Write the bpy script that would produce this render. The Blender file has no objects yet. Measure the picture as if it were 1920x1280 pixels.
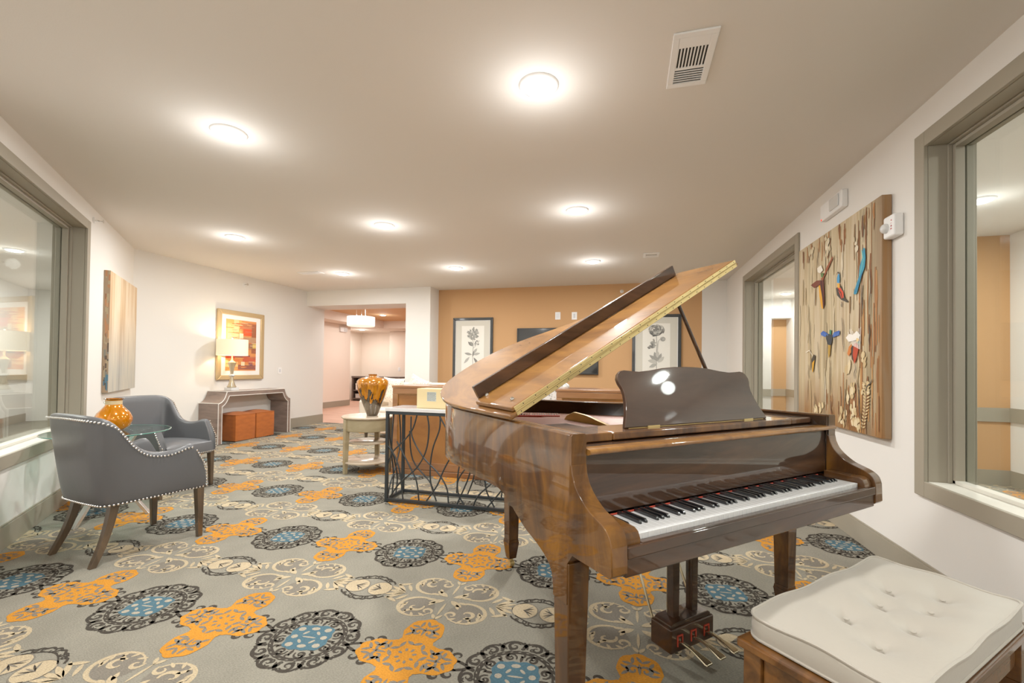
import bpy, bmesh, math, random
import numpy as np
from mathutils import Vector, Matrix
random.seed(7)
PI = math.pi
scn = bpy.context.scene
COL = scn.collection

# ------------------------------------------------------------------ helpers
def lin(h):
    h = h.lstrip('#'); o = []
    for i in (0, 2, 4):
        c = int(h[i:i+2], 16)/255.0
        o.append(c/12.92 if c <= .04045 else ((c+.055)/1.055)**2.4)
    return (o[0], o[1], o[2], 1.0)

class MB:
    """collects faces for one mesh object"""
    def __init__(s): s.v = []; s.f = []; s.m = []; s.M = Matrix.Identity(4); s.mi = 0
    def add(s, verts, faces, mi=None):
        o = len(s.v); s.v += [tuple(s.M @ Vector(p)) for p in verts]
        k = s.mi if mi is None else mi
        for f in faces: s.f.append(tuple(i+o for i in f)); s.m.append(k)
        return s
    def box(s, c, d, mi=None):
        x, y, z = c; a, b, h = d[0]/2, d[1]/2, d[2]/2
        vs = [(x+i*a, y+j*b, z+k*h) for k in (-1, 1) for j in (-1, 1) for i in (-1, 1)]
        return s.add(vs, [(0,2,3,1),(4,5,7,6),(0,1,5,4),(2,6,7,3),(0,4,6,2),(1,3,7,5)], mi)
    def bx(s, lo, hi, mi=None):
        return s.box([(lo[i]+hi[i])/2 for i in range(3)], [abs(hi[i]-lo[i]) for i in range(3)], mi)
    def taper(s, c0, d0, c1, d1, mi=None):
        vs = []
        for c, d in ((c0, d0), (c1, d1)):
            vs += [(c[0]+i*d[0]/2, c[1]+j*d[1]/2, c[2]) for j in (-1, 1) for i in (-1, 1)]
        return s.add(vs, [(0,2,3,1),(4,5,7,6),(0,1,5,4),(2,6,7,3),(0,4,6,2),(1,3,7,5)], mi)
    def prism(s, pts, a, b, ax='z', mi=None):
        n = len(pts)
        def P(p, t):
            return {'z': (p[0], p[1], t), 'x': (t, p[0], p[1]), 'y': (p[0], t, p[1])}[ax]
        vs = [P(p, a) for p in pts]+[P(p, b) for p in pts]
        fs = [tuple(range(n))[::-1], tuple(range(n, 2*n))]+[(i, (i+1) % n, n+(i+1) % n, n+i) for i in range(n)]
        return s.add(vs, fs, mi)
    def lathe(s, prof, n=32, c=(0, 0, 0), mi=None, caps=True):
        vs = []; fs = []; m = len(prof)
        for r, z in prof:
            for i in range(n):
                t = 2*PI*i/n; vs.append((c[0]+r*math.cos(t), c[1]+r*math.sin(t), c[2]+z))
        for j in range(m-1):
            for i in range(n):
                k = (i+1) % n; fs.append((j*n+i, j*n+k, (j+1)*n+k, (j+1)*n+i))
        if caps: fs += [tuple(range(n))[::-1], tuple(range((m-1)*n, m*n))]
        return s.add(vs, fs, mi)
    def cyl(s, p0, p1, r, r1=None, n=12, mi=None):
        return s.tube([p0, p1], r, n, mi, r1)
    def tube(s, pts, r, n=8, mi=None, r1=None, closed=False):
        pts = [Vector(p) for p in pts]; vs = []; fs = []; m = len(pts)
        up = None
        for i, p in enumerate(pts):
            if closed: t = pts[(i+1) % m]-pts[i-1]
            else: t = pts[min(i+1, m-1)]-pts[max(i-1, 0)]
            t.normalize()
            if up is None: up = t.orthogonal().normalized()
            a = (up-t*up.dot(t))
            a = a.normalized() if a.length > 1e-6 else t.orthogonal().normalized()
            up = a; b = t.cross(a)
            rr = r if r1 is None else r+(r1-r)*i/(m-1)
            for k in range(n):
                q = 2*PI*k/n; vs.append(tuple(p+(a*math.cos(q)+b*math.sin(q))*rr))
        for i in range(m if closed else m-1):
            j = (i+1) % m
            for k in range(n):
                l = (k+1) % n; fs.append((i*n+k, i*n+l, j*n+l, j*n+k))
        if not closed: fs += [tuple(range(n))[::-1], tuple(range((m-1)*n, m*n))]
        return s.add(vs, fs, mi)
    def ball(s, c, r, n=12, m=8, sc=(1, 1, 1), mi=None):
        vs = []; fs = []
        for j in range(1, m):
            p = PI*j/m
            for i in range(n):
                t = 2*PI*i/n
                vs.append((c[0]+r*sc[0]*math.sin(p)*math.cos(t), c[1]+r*sc[1]*math.sin(p)*math.sin(t), c[2]+r*sc[2]*math.cos(p)))
        for j in range(m-2):
            for i in range(n):
                k = (i+1) % n; fs.append((j*n+i, (j+1)*n+i, (j+1)*n+k, j*n+k))
        a = len(vs); vs.append((c[0], c[1], c[2]+r*sc[2])); vs.append((c[0], c[1], c[2]-r*sc[2]))
        for i in range(n):
            k = (i+1) % n; fs.append((a, i, k)); fs.append((a+1, (m-2)*n+k, (m-2)*n+i))
        return s.add(vs, fs, mi)
    def build(s, name, mats, parent=None, smooth=False, bevel=0, seg=2, sub=0, angle=35, fix=True):
        me = bpy.data.meshes.new(name)
        me.from_pydata(s.v, [], s.f)
        if not isinstance(mats, (list, tuple)): mats = [mats]
        for m in mats: me.materials.append(m)
        me.polygons.foreach_set('material_index', s.m)
        if fix:
            bm = bmesh.new(); bm.from_mesh(me); bmesh.ops.recalc_face_normals(bm, faces=bm.faces)
            bm.to_mesh(me); bm.free()
        if smooth or bevel:
            me.polygons.foreach_set('use_smooth', [True]*len(me.polygons))
            try: me.set_sharp_from_angle(angle=math.radians(angle))
            except Exception: pass
        o = bpy.data.objects.new(name, me); COL.objects.link(o)
        if parent is not None: o.parent = parent
        if bevel:
            md = o.modifiers.new('Bevel', 'BEVEL'); md.width = bevel; md.segments = seg
            md.limit_method = 'ANGLE'; md.angle_limit = math.radians(40); md.harden_normals = True
        if sub:
            md = o.modifiers.new('Subdivision', 'SUBSURF'); md.levels = sub; md.render_levels = sub
        return o

def tag(o, label, cat, group=None):
    o['label'] = label; o['category'] = cat
    if group: o['group'] = group
    return o
def thing(name, label, cat, loc=(0, 0, 0), rz=0, group=None):
    o = bpy.data.objects.new(name, None); COL.objects.link(o)
    o.empty_display_size = .1; o.location = loc; o.rotation_euler = (0, 0, rz)
    return tag(o, label, cat, group)
def struct(o):
    o['kind'] = 'structure'; return o
def copy_tree(src, loc, rz, label):
    r = src.copy(); COL.objects.link(r); r.location = loc; r.rotation_euler = (0, 0, rz); r['label'] = label
    for ch in list(src.children):
        c = ch.copy(); COL.objects.link(c); c.parent = r
        for g in list(ch.children):
            d = g.copy(); COL.objects.link(d); d.parent = c
    return r

# ------------------------------------------------------------------ materials
def newmat(name):
    m = bpy.data.materials.new(name); m.use_nodes = True
    nt = m.node_tree; return m, nt, nt.nodes['Principled BSDF']
def mat(name, color, rough=.5, metal=0, spec=.5, coat=0, crough=.05, var=0, vscale=6, bump=0, bscale=60, trans=0, ior=1.45, emit=0, ecol=None, sheen=0, stretch=None):
    m, nt, b = newmat(name)
    c = lin(color); b.inputs['Base Color'].default_value = c
    b.inputs['Roughness'].default_value = rough; b.inputs['Metallic'].default_value = metal
    b.inputs['Specular IOR Level'].default_value = spec; b.inputs['IOR'].default_value = ior
    b.inputs['Coat Weight'].default_value = coat; b.inputs['Coat Roughness'].default_value = crough
    b.inputs['Transmission Weight'].default_value = trans
    if sheen: b.inputs['Sheen Weight'].default_value = sheen
    if emit:
        b.inputs['Emission Color'].default_value = lin(ecol or color); b.inputs['Emission Strength'].default_value = emit
    if var or bump:
        tc = nt.nodes.new('ShaderNodeTexCoord'); mp = nt.nodes.new('ShaderNodeMapping')
        nt.links.new(tc.outputs['Object'], mp.inputs['Vector'])
        if stretch: mp.inputs['Scale'].default_value = stretch
    if var:
        n = nt.nodes.new('ShaderNodeTexNoise'); n.inputs['Scale'].default_value = vscale; n.inputs['Detail'].default_value = 4
        nt.links.new(mp.outputs[0], n.inputs['Vector'])
        mx = nt.nodes.new('ShaderNodeMix'); mx.data_type = 'RGBA'
        mx.inputs['A'].default_value = [max(0, x*(1-var)) for x in c[:3]]+[1]
        mx.inputs['B'].default_value = [min(1, x*(1+var)) for x in c[:3]]+[1]
        nt.links.new(n.outputs['Fac'], mx.inputs['Factor']); nt.links.new(mx.outputs['Result'], b.inputs['Base Color'])
    if bump:
        n = nt.nodes.new('ShaderNodeTexNoise'); n.inputs['Scale'].default_value = bscale; n.inputs['Detail'].default_value = 3
        nt.links.new(mp.outputs[0], n.inputs['Vector'])
        bp = nt.nodes.new('ShaderNodeBump'); bp.inputs['Strength'].default_value = bump; bp.inputs['Distance'].default_value = .01
        nt.links.new(n.outputs['Fac'], bp.inputs['Height']); nt.links.new(bp.outputs[0], b.inputs['Normal'])
    return m
def ramp(nt, stops, fac):
    r = nt.nodes.new('ShaderNodeValToRGB'); e = r.color_ramp.elements
    while len(e) < len(stops): e.new(.5)
    for el, (p, c) in zip(e, stops): el.position = p; el.color = lin(c) if isinstance(c, str) else c
    nt.links.new(fac, r.inputs['Fac']); return r.outputs['Color']
def wood(name, stops, scale=(3, 30, 3), rough=.3, coat=.0, crough=.05, dist=1.5, det=6, nscale=1.0, bump=0, spec=.5):
    """stretched noise grain; scale = per-axis frequency"""
    m, nt, b = newmat(name)
    tc = nt.nodes.new('ShaderNodeTexCoord'); mp = nt.nodes.new('ShaderNodeMapping'); mp.inputs['Scale'].default_value = scale
    n = nt.nodes.new('ShaderNodeTexNoise'); n.inputs['Scale'].default_value = nscale; n.inputs['Detail'].default_value = det
    n.inputs['Distortion'].default_value = dist; n.inputs['Roughness'].default_value = .6
    nt.links.new(tc.outputs['Object'], mp.inputs['Vector']); nt.links.new(mp.outputs[0], n.inputs['Vector'])
    nt.links.new(ramp(nt, stops, n.outputs['Fac']), b.inputs['Base Color'])
    b.inputs['Roughness'].default_value = rough; b.inputs['Coat Weight'].default_value = coat; b.inputs['Coat Roughness'].default_value = crough
    b.inputs['Specular IOR Level'].default_value = spec
    return m
def vcol_mat(name, rough=.7, coat=0):
    m, nt, b = newmat(name); a = nt.nodes.new('ShaderNodeAttribute'); a.attribute_name = 'Col'
    nt.links.new(a.outputs['Color'], b.inputs['Base Color']); b.inputs['Roughness'].default_value = rough
    b.inputs['Coat Weight'].default_value = coat
    return m
def glass_pane(name, tint='#f4f8f6', boost=1.6, base=.03):
    m = bpy.data.materials.new(name); m.use_nodes = True; nt = m.node_tree
    for n in list(nt.nodes): nt.nodes.remove(n)
    out = nt.nodes.new('ShaderNodeOutputMaterial'); mx = nt.nodes.new('ShaderNodeMixShader')
    tr = nt.nodes.new('ShaderNodeBsdfTransparent'); tr.inputs[0].default_value = lin(tint)
    gl = nt.nodes.new('ShaderNodeBsdfGlossy'); gl.inputs['Roughness'].default_value = 0.0
    lw = nt.nodes.new('ShaderNodeLayerWeight'); lw.inputs['Blend'].default_value = .5
    pw = nt.nodes.new('ShaderNodeMath'); pw.operation = 'POWER'; pw.inputs[1].default_value = 4
    ma = nt.nodes.new('ShaderNodeMath'); ma.operation = 'MULTIPLY_ADD'; ma.use_clamp = True
    ma.inputs[1].default_value = boost*.5; ma.inputs[2].default_value = base
    nt.links.new(lw.outputs['Facing'], pw.inputs[0]); nt.links.new(pw.outputs[0], ma.inputs[0]); nt.links.new(ma.outputs[0], mx.inputs[0])
    nt.links.new(tr.outputs[0], mx.inputs[1]); nt.links.new(gl.outputs[0], mx.inputs[2]); nt.links.new(mx.outputs[0], out.inputs[0])
    return m
def emit_mat(name, color, s):
    m = bpy.data.materials.new(name); m.use_nodes = True; nt = m.node_tree
    for n in list(nt.nodes): nt.nodes.remove(n)
    out = nt.nodes.new('ShaderNodeOutputMaterial'); e = nt.nodes.new('ShaderNodeEmission')
    e.inputs[0].default_value = lin(color); e.inputs[1].default_value = s
    nt.links.new(e.outputs[0], out.inputs[0]); return m

M_wall = mat('white_wall_paint', '#e2dfda', .75, bump=.04, bscale=180, spec=.3)
M_wallwarm = mat('warm_wall_paint', '#e6dacd', .75, spec=.3)
M_ceil = mat('ceiling_paint', '#dcd7d0', .85, bump=.05, bscale=150, spec=.2)
M_orange = mat('ochre_wall_paint', '#bf9366', .75, bump=.04, bscale=180, spec=.3)
M_trim = mat('taupe_trim_paint', '#989080', .45, spec=.4, var=.05, vscale=2)
M_white = mat('white_plastic', '#ececec', .4)
M_black = mat('black_paint', '#1c1e20', .35, spec=.5)
M_dark = mat('dark_void', '#222120', .8)
M_chrome = mat('chrome', '#e2e2e0', .12, metal=1)
M_brass = mat('brass', '#d9bf80', .28, metal=.55, var=.2, vscale=14)
M_red = mat('red_felt', '#b8402c', .9)
M_vcol = vcol_mat('painted_surface')
M_glass = glass_pane('window_glass')
# ------------------------------------------------------------------ room shell
H = 2.70; XR = 1.60; XC = -6.25; YO = 7.95; YH = 7.57; YB = 8.10; TW = .22
R2 = math.sqrt(.5)
ML = Matrix(((-R2, -R2, 0, -.96), (R2, -R2, 0, -.96), (0, 0, 1, 0), (0, 0, 0, 1)))     # left wall: x along wall, y outward
MR = Matrix(((0, 1, 0, XR), (-1, 0, 0, 0), (0, 0, 1, 0), (0, 0, 0, 1)))                # right wall: x = -Y
WL = (3.55, 5.625, .515, 2.53); WR = (-3.0, -.93, .515, 2.53); WS = (-6.845, -4.77, .515, 2.53)
CW = .085
def wall(name, M, s0, s1, holes, m, th=TW):
    mb = MB(); mb.M = M
    xs = sorted([s0, s1]+[h[0] for h in holes]+[h[1] for h in holes])
    for a, b in zip(xs, xs[1:]):
        hh = [h for h in holes if h[0] <= a+1e-6 and h[1] >= b-1e-6]
        if not hh: mb.bx((a, 0, 0), (b, th, H))
        else:
            mb.bx((a, 0, 0), (b, th, hh[0][2])); mb.bx((a, 0, hh[0][3]), (b, th, H))
    return struct(mb.build(name, m))
inner = lambda w: (w[0]+CW-.02, w[1]-CW+.02, w[2]+CW-.02, w[3]-CW+.02)
wall('wall_left', ML, -1.9, 12.6, [inner(WL)], M_wall)
wall('wall_right', MR, -YO-.2, 3.2, [inner(WR), inner(WS)], M_wall)
M_sill = mat('top_lit_sill_paint', '#d6d3c8', .4, spec=.4)  # trim made paler on the sill: light from above put into the colour
def window(name, M, w):
    a, b, c, d = w; k = CW
    mb = MB(); mb.M = M
    for lo, hi in (((a, -.02, c), (a+k, 0, d)), ((b-k, -.02, c), (b, 0, d)), ((a+k, -.02, d-k), (b-k, 0, d)), ((a+k, -.02, c), (b-k, 0, c+k))): mb.bx(lo, hi)
    ia, ib, ic, id_ = a+k, b-k, c+k, d-k; t = .02
    mb.bx((ia-t, 0, ic-t), (ia, TW, id_+t)); mb.bx((ib, 0, ic-t), (ib+t, TW, id_+t)); mb.bx((ia, 0, id_), (ib, TW, id_+t))
    for y0, y1, p in ((.085, .105, .012), (.105, .15, .03), (.156, .19, .03)):
        mb.bx((ia, y0, ic), (ia+p, y1, id_)); mb.bx((ib-p, y0, ic), (ib, y1, id_)); mb.bx((ia+p, y0, id_-p), (ib-p, y1, id_))
    o = struct(mb.build(name, M_trim, bevel=.003, seg=1))
    g = MB(); g.M = M; g.bx((ia+.005, .150, ic+.005), (ib-.005, .156, id_-.005)); gp = g.build('glass_pane', M_glass, o)
    s = MB(); s.M = M; s.bx((ia, 0, ic-t), (ib, TW, ic)); s.bx((ia, .105, ic), (ib, .15, ic+.02)); s.build('sill', M_sill, o, bevel=.002, seg=1)
    return o
window('window_1', ML, WL); window('window_2', MR, WR); window('window_3', MR, WS)

mb = MB(); mb.bx((-3.55, YO, 0), (1.216, YO+.2, H)); struct(mb.build('wall_back', M_orange))
mb = MB(); mb.bx((1.216, YO, 0), (XR, YO+.2, H)); struct(mb.build('wall_back_right', M_wall))
mb = MB(); mb.bx((XC-.2, YH, 2.40), (-4.05, YB, H+.35)); mb.bx((-4.05, YH, 0), (-3.55, YB+.05, H+.35)); struct(mb.build('wall_opening', M_wall))
mb = MB(); mb.bx((XC-.2, 4.33, 0), (XC, YB, H)); struct(mb.build('wall_console', M_wall))
mb = MB(); mb.bx((.4, -3.4, 0), (XR+TW, -3.2, H)); struct(mb.build('wall_front', M_wall))
# ceiling
mb = MB(); mb.bx((-14, -3.5, H), (4.2, YH, H+.15)); mb.bx((-4.05, YH, H), (4.2, 10.7, H+.15)); mb.bx((-14, YH, H), (-8.5, 12.5, H+.15)); mb.bx((-8.5, YH, H), (XC-.2, 8.0, H+.15))
struct(mb.build('ceiling', M_ceil))
# baseboards
def base(name, segs, M=None, h=.155):
    mb = MB()
    if M is not None: mb.M = M
    for a, b in segs: mb.bx((a, -.014, 0), (b, 0, h-.012)); mb.bx((a, -.010, h-.012), (b, 0, h))
    return struct(mb.build(name, M_trim, bevel=.002, seg=1))
base('baseboard_left', [(-1.6, 7.46)], ML); base('baseboard_right', [(-YO, 3.2)], MR)
MX = Matrix(((0, -1, 0, XC), (1, 0, 0, 0), (0, 0, 1, 0), (0, 0, 0, 1))); base('baseboard_console', [(4.35, YB)], MX, .18)
MO = Matrix(((1, 0, 0, 0), (0, 1, 0, YO), (0, 0, 1, 0), (0, 0, 0, 1))); base('baseboard_back', [(-3.55, XR)], MO)
MP = Matrix(((1, 0, 0, 0), (0, 1, 0, YH), (0, 0, 1, 0), (0, 0, 0, 1))); base('baseboard_opening', [(-4.05, -3.55)], MP)

# hallway seen through the right hand windows
mb = MB(); mb.bx((4.0, -3.4, 0), (4.2, 10.7, H)); struct(mb.build('wall_hall_right', M_wall))
mb = MB(); mb.bx((3.68, 5.95, 0), (4.0, 8.6, H)); struct(mb.build('wall_hall_pier', M_orange))
mb = MB(); mb.bx((1.82, 10.5, 0), (4.0, 10.7, H)); struct(mb.build('wall_hall_end', M_orange))
mb = MB(); mb.bx((1.82, 10.2, 0), (2.90, 10.5, H)); mb.bx((3.27, 9.4, 0), (4.0, 10.5, H)); mb.bx((2.90, 10.2, 2.30), (3.27, 10.5, H)); struct(mb.build('wall_hall_niche', M_wall))
mb = MB(); mb.bx((1.6, 8.15, 0), (1.82, 10.5, H)); struct(mb.build('wall_hall_left', M_wall))
mb = MB(); mb.bx((1.82, -3.4, 0), (4.0, -3.2, H)); struct(mb.build('wall_hall_front', M_wall))
def rail(name, z0, z1, t=.02):
    mb = MB()
    mb.bx((4.0-t, -3.2, z0), (4.0, 5.95, z1)); mb.bx((3.68-t, 5.95-t, z0), (4.0, 5.95, z1)); mb.bx((3.68-t, 5.95, z0), (3.68, 8.6, z1))
    mb.bx((2.90, 10.5-t, z0), (3.27, 10.5, z1)); mb.bx((1.82, 10.2-t, z0), (2.90, 10.2, z1)); mb.bx((3.27-t, 9.4-t, z0), (4.0, 9.4, z1)); mb.bx((3.27-t, 9.4, z0), (3.27, 10.5, z1))
    return struct(mb.build(name, M_trim))
rail('trim_1', .68, .83); rail('baseboard_hall', 0, .16, .014)
# hallway beyond the left window
mb = MB(); mb.M = ML; mb.bx((-3, 2.62, 0), (13, 2.8, H)); mb.bx((12.8, TW, 0), (13, 2.62, H)); mb.bx((-3.2, TW, 0), (-3, 2.8, H)); struct(mb.build('wall_far_left', M_wall))
mb = MB(); mb.M = ML; mb.bx((-3, 2.60, .80), (12.8, 2.62, .95)); mb.bx((-3, 2.605, 0), (12.8, 2.62, .16)); struct(mb.build('trim_2', M_trim))

# room behind the opening
M_peach = mat('peach_ceiling_paint', '#d0a676', .8)
M_woodfloor = wood('wood_floor', [(.3, '#b08068'), (.5, '#c79a84'), (.7, '#d4ab96')], (1.2, 9, 1), .35, dist=.4)
mb = MB(); mb.bx((-9.6, YB, -.05), (-2.0, 14.8, .002)); struct(mb.build('floor_back_room', M_woodfloor))
mb = MB(); mb.bx((-8.5, 7.9, 0), (-8.3, 12.0, 3.0)); mb.bx((-9.6, 11.8, 0), (-8.5, 12.0, 3.0)); struct(mb.build('wall_back_room_left', M_wallwarm))
mb = MB(); mb.bx((-9.8, 14.6, 0), (-2.0, 14.8, 3.0)); mb.bx((-9.8, 12.0, 0), (-9.6, 14.6, 3.0)); mb.bx((-2.2, 8.15, 0), (-2.0, 14.6, 3.0)); struct(mb.build('wall_back_room_end', M_wallwarm))
mb = MB(); mb.bx((-8.22, 14.2, 0), (-7.35, 14.6, 2.45)); struct(mb.build('wall_back_room_pier', M_wallwarm))
mb = MB(); cx0, cx1, cy0, cy1 = -7.75, -4.3, 8.6, 13.0
zz = 2.46
mb.bx((-9.8, YB, zz), (cx0, 14.8, 3.0)); mb.bx((cx1, YB, zz), (-2, 14.8, 3.0)); mb.bx((cx0, YB, zz), (cx1, cy0, 3.0)); mb.bx((cx0, cy1, zz), (cx1, 14.8, 3.0))
struct(mb.build('trim_3', M_wallwarm))
mb = MB(); mb.bx((-9.8, YB, 3.0), (-2, 14.8, 3.1)); struct(mb.build('ceiling_back_room', M_peach))
mb = MB(); mb.bx((cx0, cy0, 2.70), (cx1, cy1, 2.99)); struct(mb.build('ceiling_coffer', M_peach))
mb = MB(); mb.bx((-8.3, YB, 0), (-8.286, 12.0, .17)); mb.bx((-9.6, 14.586, 0), (-8.22, 14.6, .17)); struct(mb.build('baseboard_back_room', M_trim))

# ------------------------------------------------------------------ patterned carpet (line art laid out as one continuous surface)
P = .933
class Pat:
    def __init__(s): s.v = []; s.f = []; s.m = []
    def rib(s, pts, w, m, z, closed=False, taper=None):
        n = len(pts); o = len(s.v)
        for i, p in enumerate(pts):
            a = pts[(i-1) % n] if (closed or i > 0) else p
            b = pts[(i+1) % n] if (closed or i < n-1) else p
            dx, dy = b[0]-a[0], b[1]-a[1]; l = math.hypot(dx, dy) or 1
            ww = w*.5*(taper(i/(n-1)) if taper else 1)
            s.v += [(p[0]-dy/l*ww, p[1]+dx/l*ww, z), (p[0]+dy/l*ww, p[1]-dx/l*ww, z)]
        for i in range(n if closed else n-1):
            j = (i+1) % n; s.f.append((o+2*i, o+2*i+1, o+2*j+1, o+2*j)); s.m.append(m)
    def fan(s, pts, m, z, c=None):
        o = len(s.v); n = len(pts)
        c = c or (sum(p[0] for p in pts)/n, sum(p[1] for p in pts)/n)
        s.v.append((c[0], c[1], z)); s.v += [(p[0], p[1], z) for p in pts]
        for i in range(n): s.f.append((o, o+1+i, o+1+(i+1) % n)); s.m.append(m)
    def ell(s, c, rx, ry, m, z, rot=0, n=10):
        q = []
        for i in range(n):
            t = 2*PI*i/n; x, y = rx*math.cos(t), ry*math.sin(t)
            q.append((c[0]+x*math.cos(rot)-y*math.sin(rot), c[1]+x*math.sin(rot)+y*math.cos(rot)))
        s.fan(q, m, z, c)
    def spiral(s, c, r0, r1, a0, a1, w, m, z, n=12, sy=1.0, rot=0, taper=None):
        q = []
        for i in range(n+1):
            t = i/n; r = r0+(r1-r0)*t; a = a0+(a1-a0)*t
            x, y = r*math.cos(a), r*sy*math.sin(a)
            q.append((c[0]+x*math.cos(rot)-y*math.sin(rot), c[1]+x*math.sin(rot)+y*math.cos(rot)))
        s.rib(q, w, m, z, taper=taper or (lambda t: .55+.9*math.sin(PI*min(1, t*1.15+.05))))
    def leaf(s, c, L, W, ang, m, z, n=5):
        up = []; dn = []
        for i in range(n+1):
            t = i/n; x = (t-.5)*L; y = W*.5*math.sin(PI*t)**.8 if 0 < t < 1 else 0
            up.append((x, y)); dn.append((x, -y))
        q = up+dn[::-1][1:-1]; ca, sa = math.cos(ang), math.sin(ang)
        s.fan([(c[0]+x*ca-y*sa, c[1]+x*sa+y*ca) for x, y in q], m, z, c)
DK, OR, CR, BL, GD, GL = 1, 2, 3, 4, 5, 6
Z1, Z2, Z3, Z4 = .0004, .0008, .0012, .0016
def dark_medallion(p):
    for k in range(24):
        t = 2*PI*(k+.25)/24; sg = 1 if k % 2 else -1
        p.spiral((.172*math.cos(t), .174*math.sin(t)), .0125, .003, t, t+sg*5.2, .0055, DK, Z3, 8)
        p.leaf((.205*math.cos(t), .21*math.sin(t)), .026, .010, t+.8*sg, DK, Z3, 3)
    def sq(t, R, k=.10): return R*(1+k*math.cos(4*t-PI)*-1)
    # scalloped outer outline
    q = [( (.196+.020*abs(math.sin(6*t)))*math.cos(t), (.200+.022*abs(math.sin(6*t)))*math.sin(t)) for t in [2*PI*i/96 for i in range(96)]]
    p.rib(q, .011, DK, Z1, closed=True)
    for k in range(12):
        t = 2*PI*(k+.5)/12; c = (.184*math.cos(t), .188*math.sin(t)); sg = 1 if k % 2 else -1
        p.spiral(c, .030, .005, t-sg*1.2, t+sg*6.6, .0098, DK, Z2, 14)
        t2 = 2*PI*k/12
        p.leaf((.19*math.cos(t2), .195*math.sin(t2)), .055, .018, t2+.5, DK, Z2)
        p.leaf((.19*math.cos(t2), .195*math.sin(t2)), .055, .018, t2-.5, DK, Z2)
    for r, w in ((.145, .010), (.158, .005)):
        p.rib([(r*math.cos(t), r*.99*math.sin(t)) for t in [2*PI*i/48 for i in range(48)]], w, DK, Z1, closed=True)
    for k in range(28):
        t = 2*PI*k/28; p.leaf((.152*math.cos(t), .15*math.sin(t)), .046, .014, t+PI/2+.45, DK, Z2, 3)
    for k in range(8):
        t = 2*PI*(k+.5)/8; sg = 1 if k % 2 else -1
        p.spiral((.119*math.cos(t), .118*math.sin(t)), .027, .004, t+sg*2.2, t-sg*6.4, .0085, DK, Z2, 14)
        p.leaf((.108*math.cos(t+.39), .108*math.sin(t+.39)), .045, .014, t+.39, DK, Z2, 3)
    for k in range(16):
        t = 2*PI*k/16; p.spiral((.128*math.cos(t), .128*math.sin(t)), .013, .004, t, t+(5 if k % 2 else -5), .007, DK, Z2, 8)
    q = []
    for i in range(48):
        t = 2*PI*i/48+.12; c, s_ = abs(math.cos(t)), abs(math.sin(t)); r = .094/((c**4+s_**4)**.25)*(1+.035*math.sin(12*t)); q.append((r*math.cos(t+.18), r*.93*math.sin(t+.18)))
    p.fan(q, BL, Z3)
    ca, sa = math.cos(.18), math.sin(.18)
    for (x, y, rx, ry, r) in ((-.06, .055, .017, .015, 0), (.06, .055, .017, .015, 0), (-.06, -.055, .017, .015, 0), (.06, -.055, .017, .015, 0), (0, .062, .02, .012, 0), (0, -.062, .02, .012, 0), (-.066, 0, .015, .014, 0), (.066, 0, .015, .014, 0), (0, 0, .034, .005, -.1), (-.028, .03, .016, .007, .9), (.028, .03, .016, .007, -.9), (-.028, -.03, .016, .007, -.9), (.028, -.03, .016, .007, .9)):
        p.ell((x*ca-y*sa, x*sa+y*ca), rx, ry, GL, Z4, r+.18, 8)
    # side wings that run towards the orange motif
    for sx in (-1, 1):
        for sy in (-1, 1):
            p.spiral((sx*.255, sy*.055), .034, .006, (0 if sx > 0 else PI)-sx*sy*2.2, (0 if sx > 0 else PI)+sx*sy*4.2, .011, DK, Z1, 14)
            p.spiral((sx*.305, sy*.075), .030, .006, (0 if sx > 0 else PI)-sx*sy*2.0, (0 if sx > 0 else PI)+sx*sy*4.2, .012, DK, Z1, 14)
            p.leaf((sx*.225, sy*.02), .09, .016, sx*sy*.4, DK, Z1, 4)
def orange_cross(p, ox, oy):
    L = [(0, .165, .088, .098), (0, -.165, .088, .098), (-.118, 0, .095, .078), (.118, 0, .095, .078), (0, 0, .115, .125)]
    def rad(t):
        best = 0; c, s_ = math.cos(t), math.sin(t)
        for (ex, ey, a, b) in L:
            A = (c/a)**2+(s_/b)**2; B = -2*(c*ex/a**2+s_*ey/b**2); C = (ex/a)**2+(ey/b)**2-1; D = B*B-4*A*C
            if D >= 0: best = max(best, (-B+math.sqrt(D))/(2*A))
        return best
    N = 96; ts = [2*PI*i/N for i in range(N)]
    r = [rad(t)+.010*abs(math.sin(11*t)) for t in ts]
    out = [(ox+r[i]*math.cos(t), oy+r[i]*math.sin(t)) for i, t in enumerate(ts)]
    p.fan(out, OR, Z3, (ox, oy))
    def G(c, *a): p.spiral((ox+c[0], oy+c[1]), *a)
    rs = random.Random(3)
    # grey vein work inside each lobe
    for (ex, ey, a, b) in L[:4]:
        base_t = math.atan2(ey, ex)
        for k in range(9):
            t = base_t-1.9+k*.475; rr = .060
            cx, cy = ex+rr*math.cos(t)*a/.09, ey+rr*math.sin(t)*b/.09
            p.leaf((ox+cx, oy+cy), .046, .016, t+.5*(-1)**k, GD, Z4, 4)
        for sg in (-1, 1):
            G((ex-sg*.026*math.sin(base_t), ey+sg*.026*math.cos(base_t)), .028, .006, base_t-sg*1, base_t+sg*5.4, .013, GD, Z4, 11)
        p.leaf((ox+ex*1.05, oy+ey*1.05), .07, .014, base_t, GD, Z4, 4)
    for k in range(14):
        t = 2*PI*k/14; p.leaf((ox+.075*math.cos(t), oy+.085*math.sin(t)), .044, .018, t+.9*(-1)**k, GD, Z4, 4)
    for k in range(8):
        t = 2*PI*(k+.5)/8; p.ell((ox+.035*math.cos(t), oy+.04*math.sin(t)), .011, .007, GD, Z4, t, 6)
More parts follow.
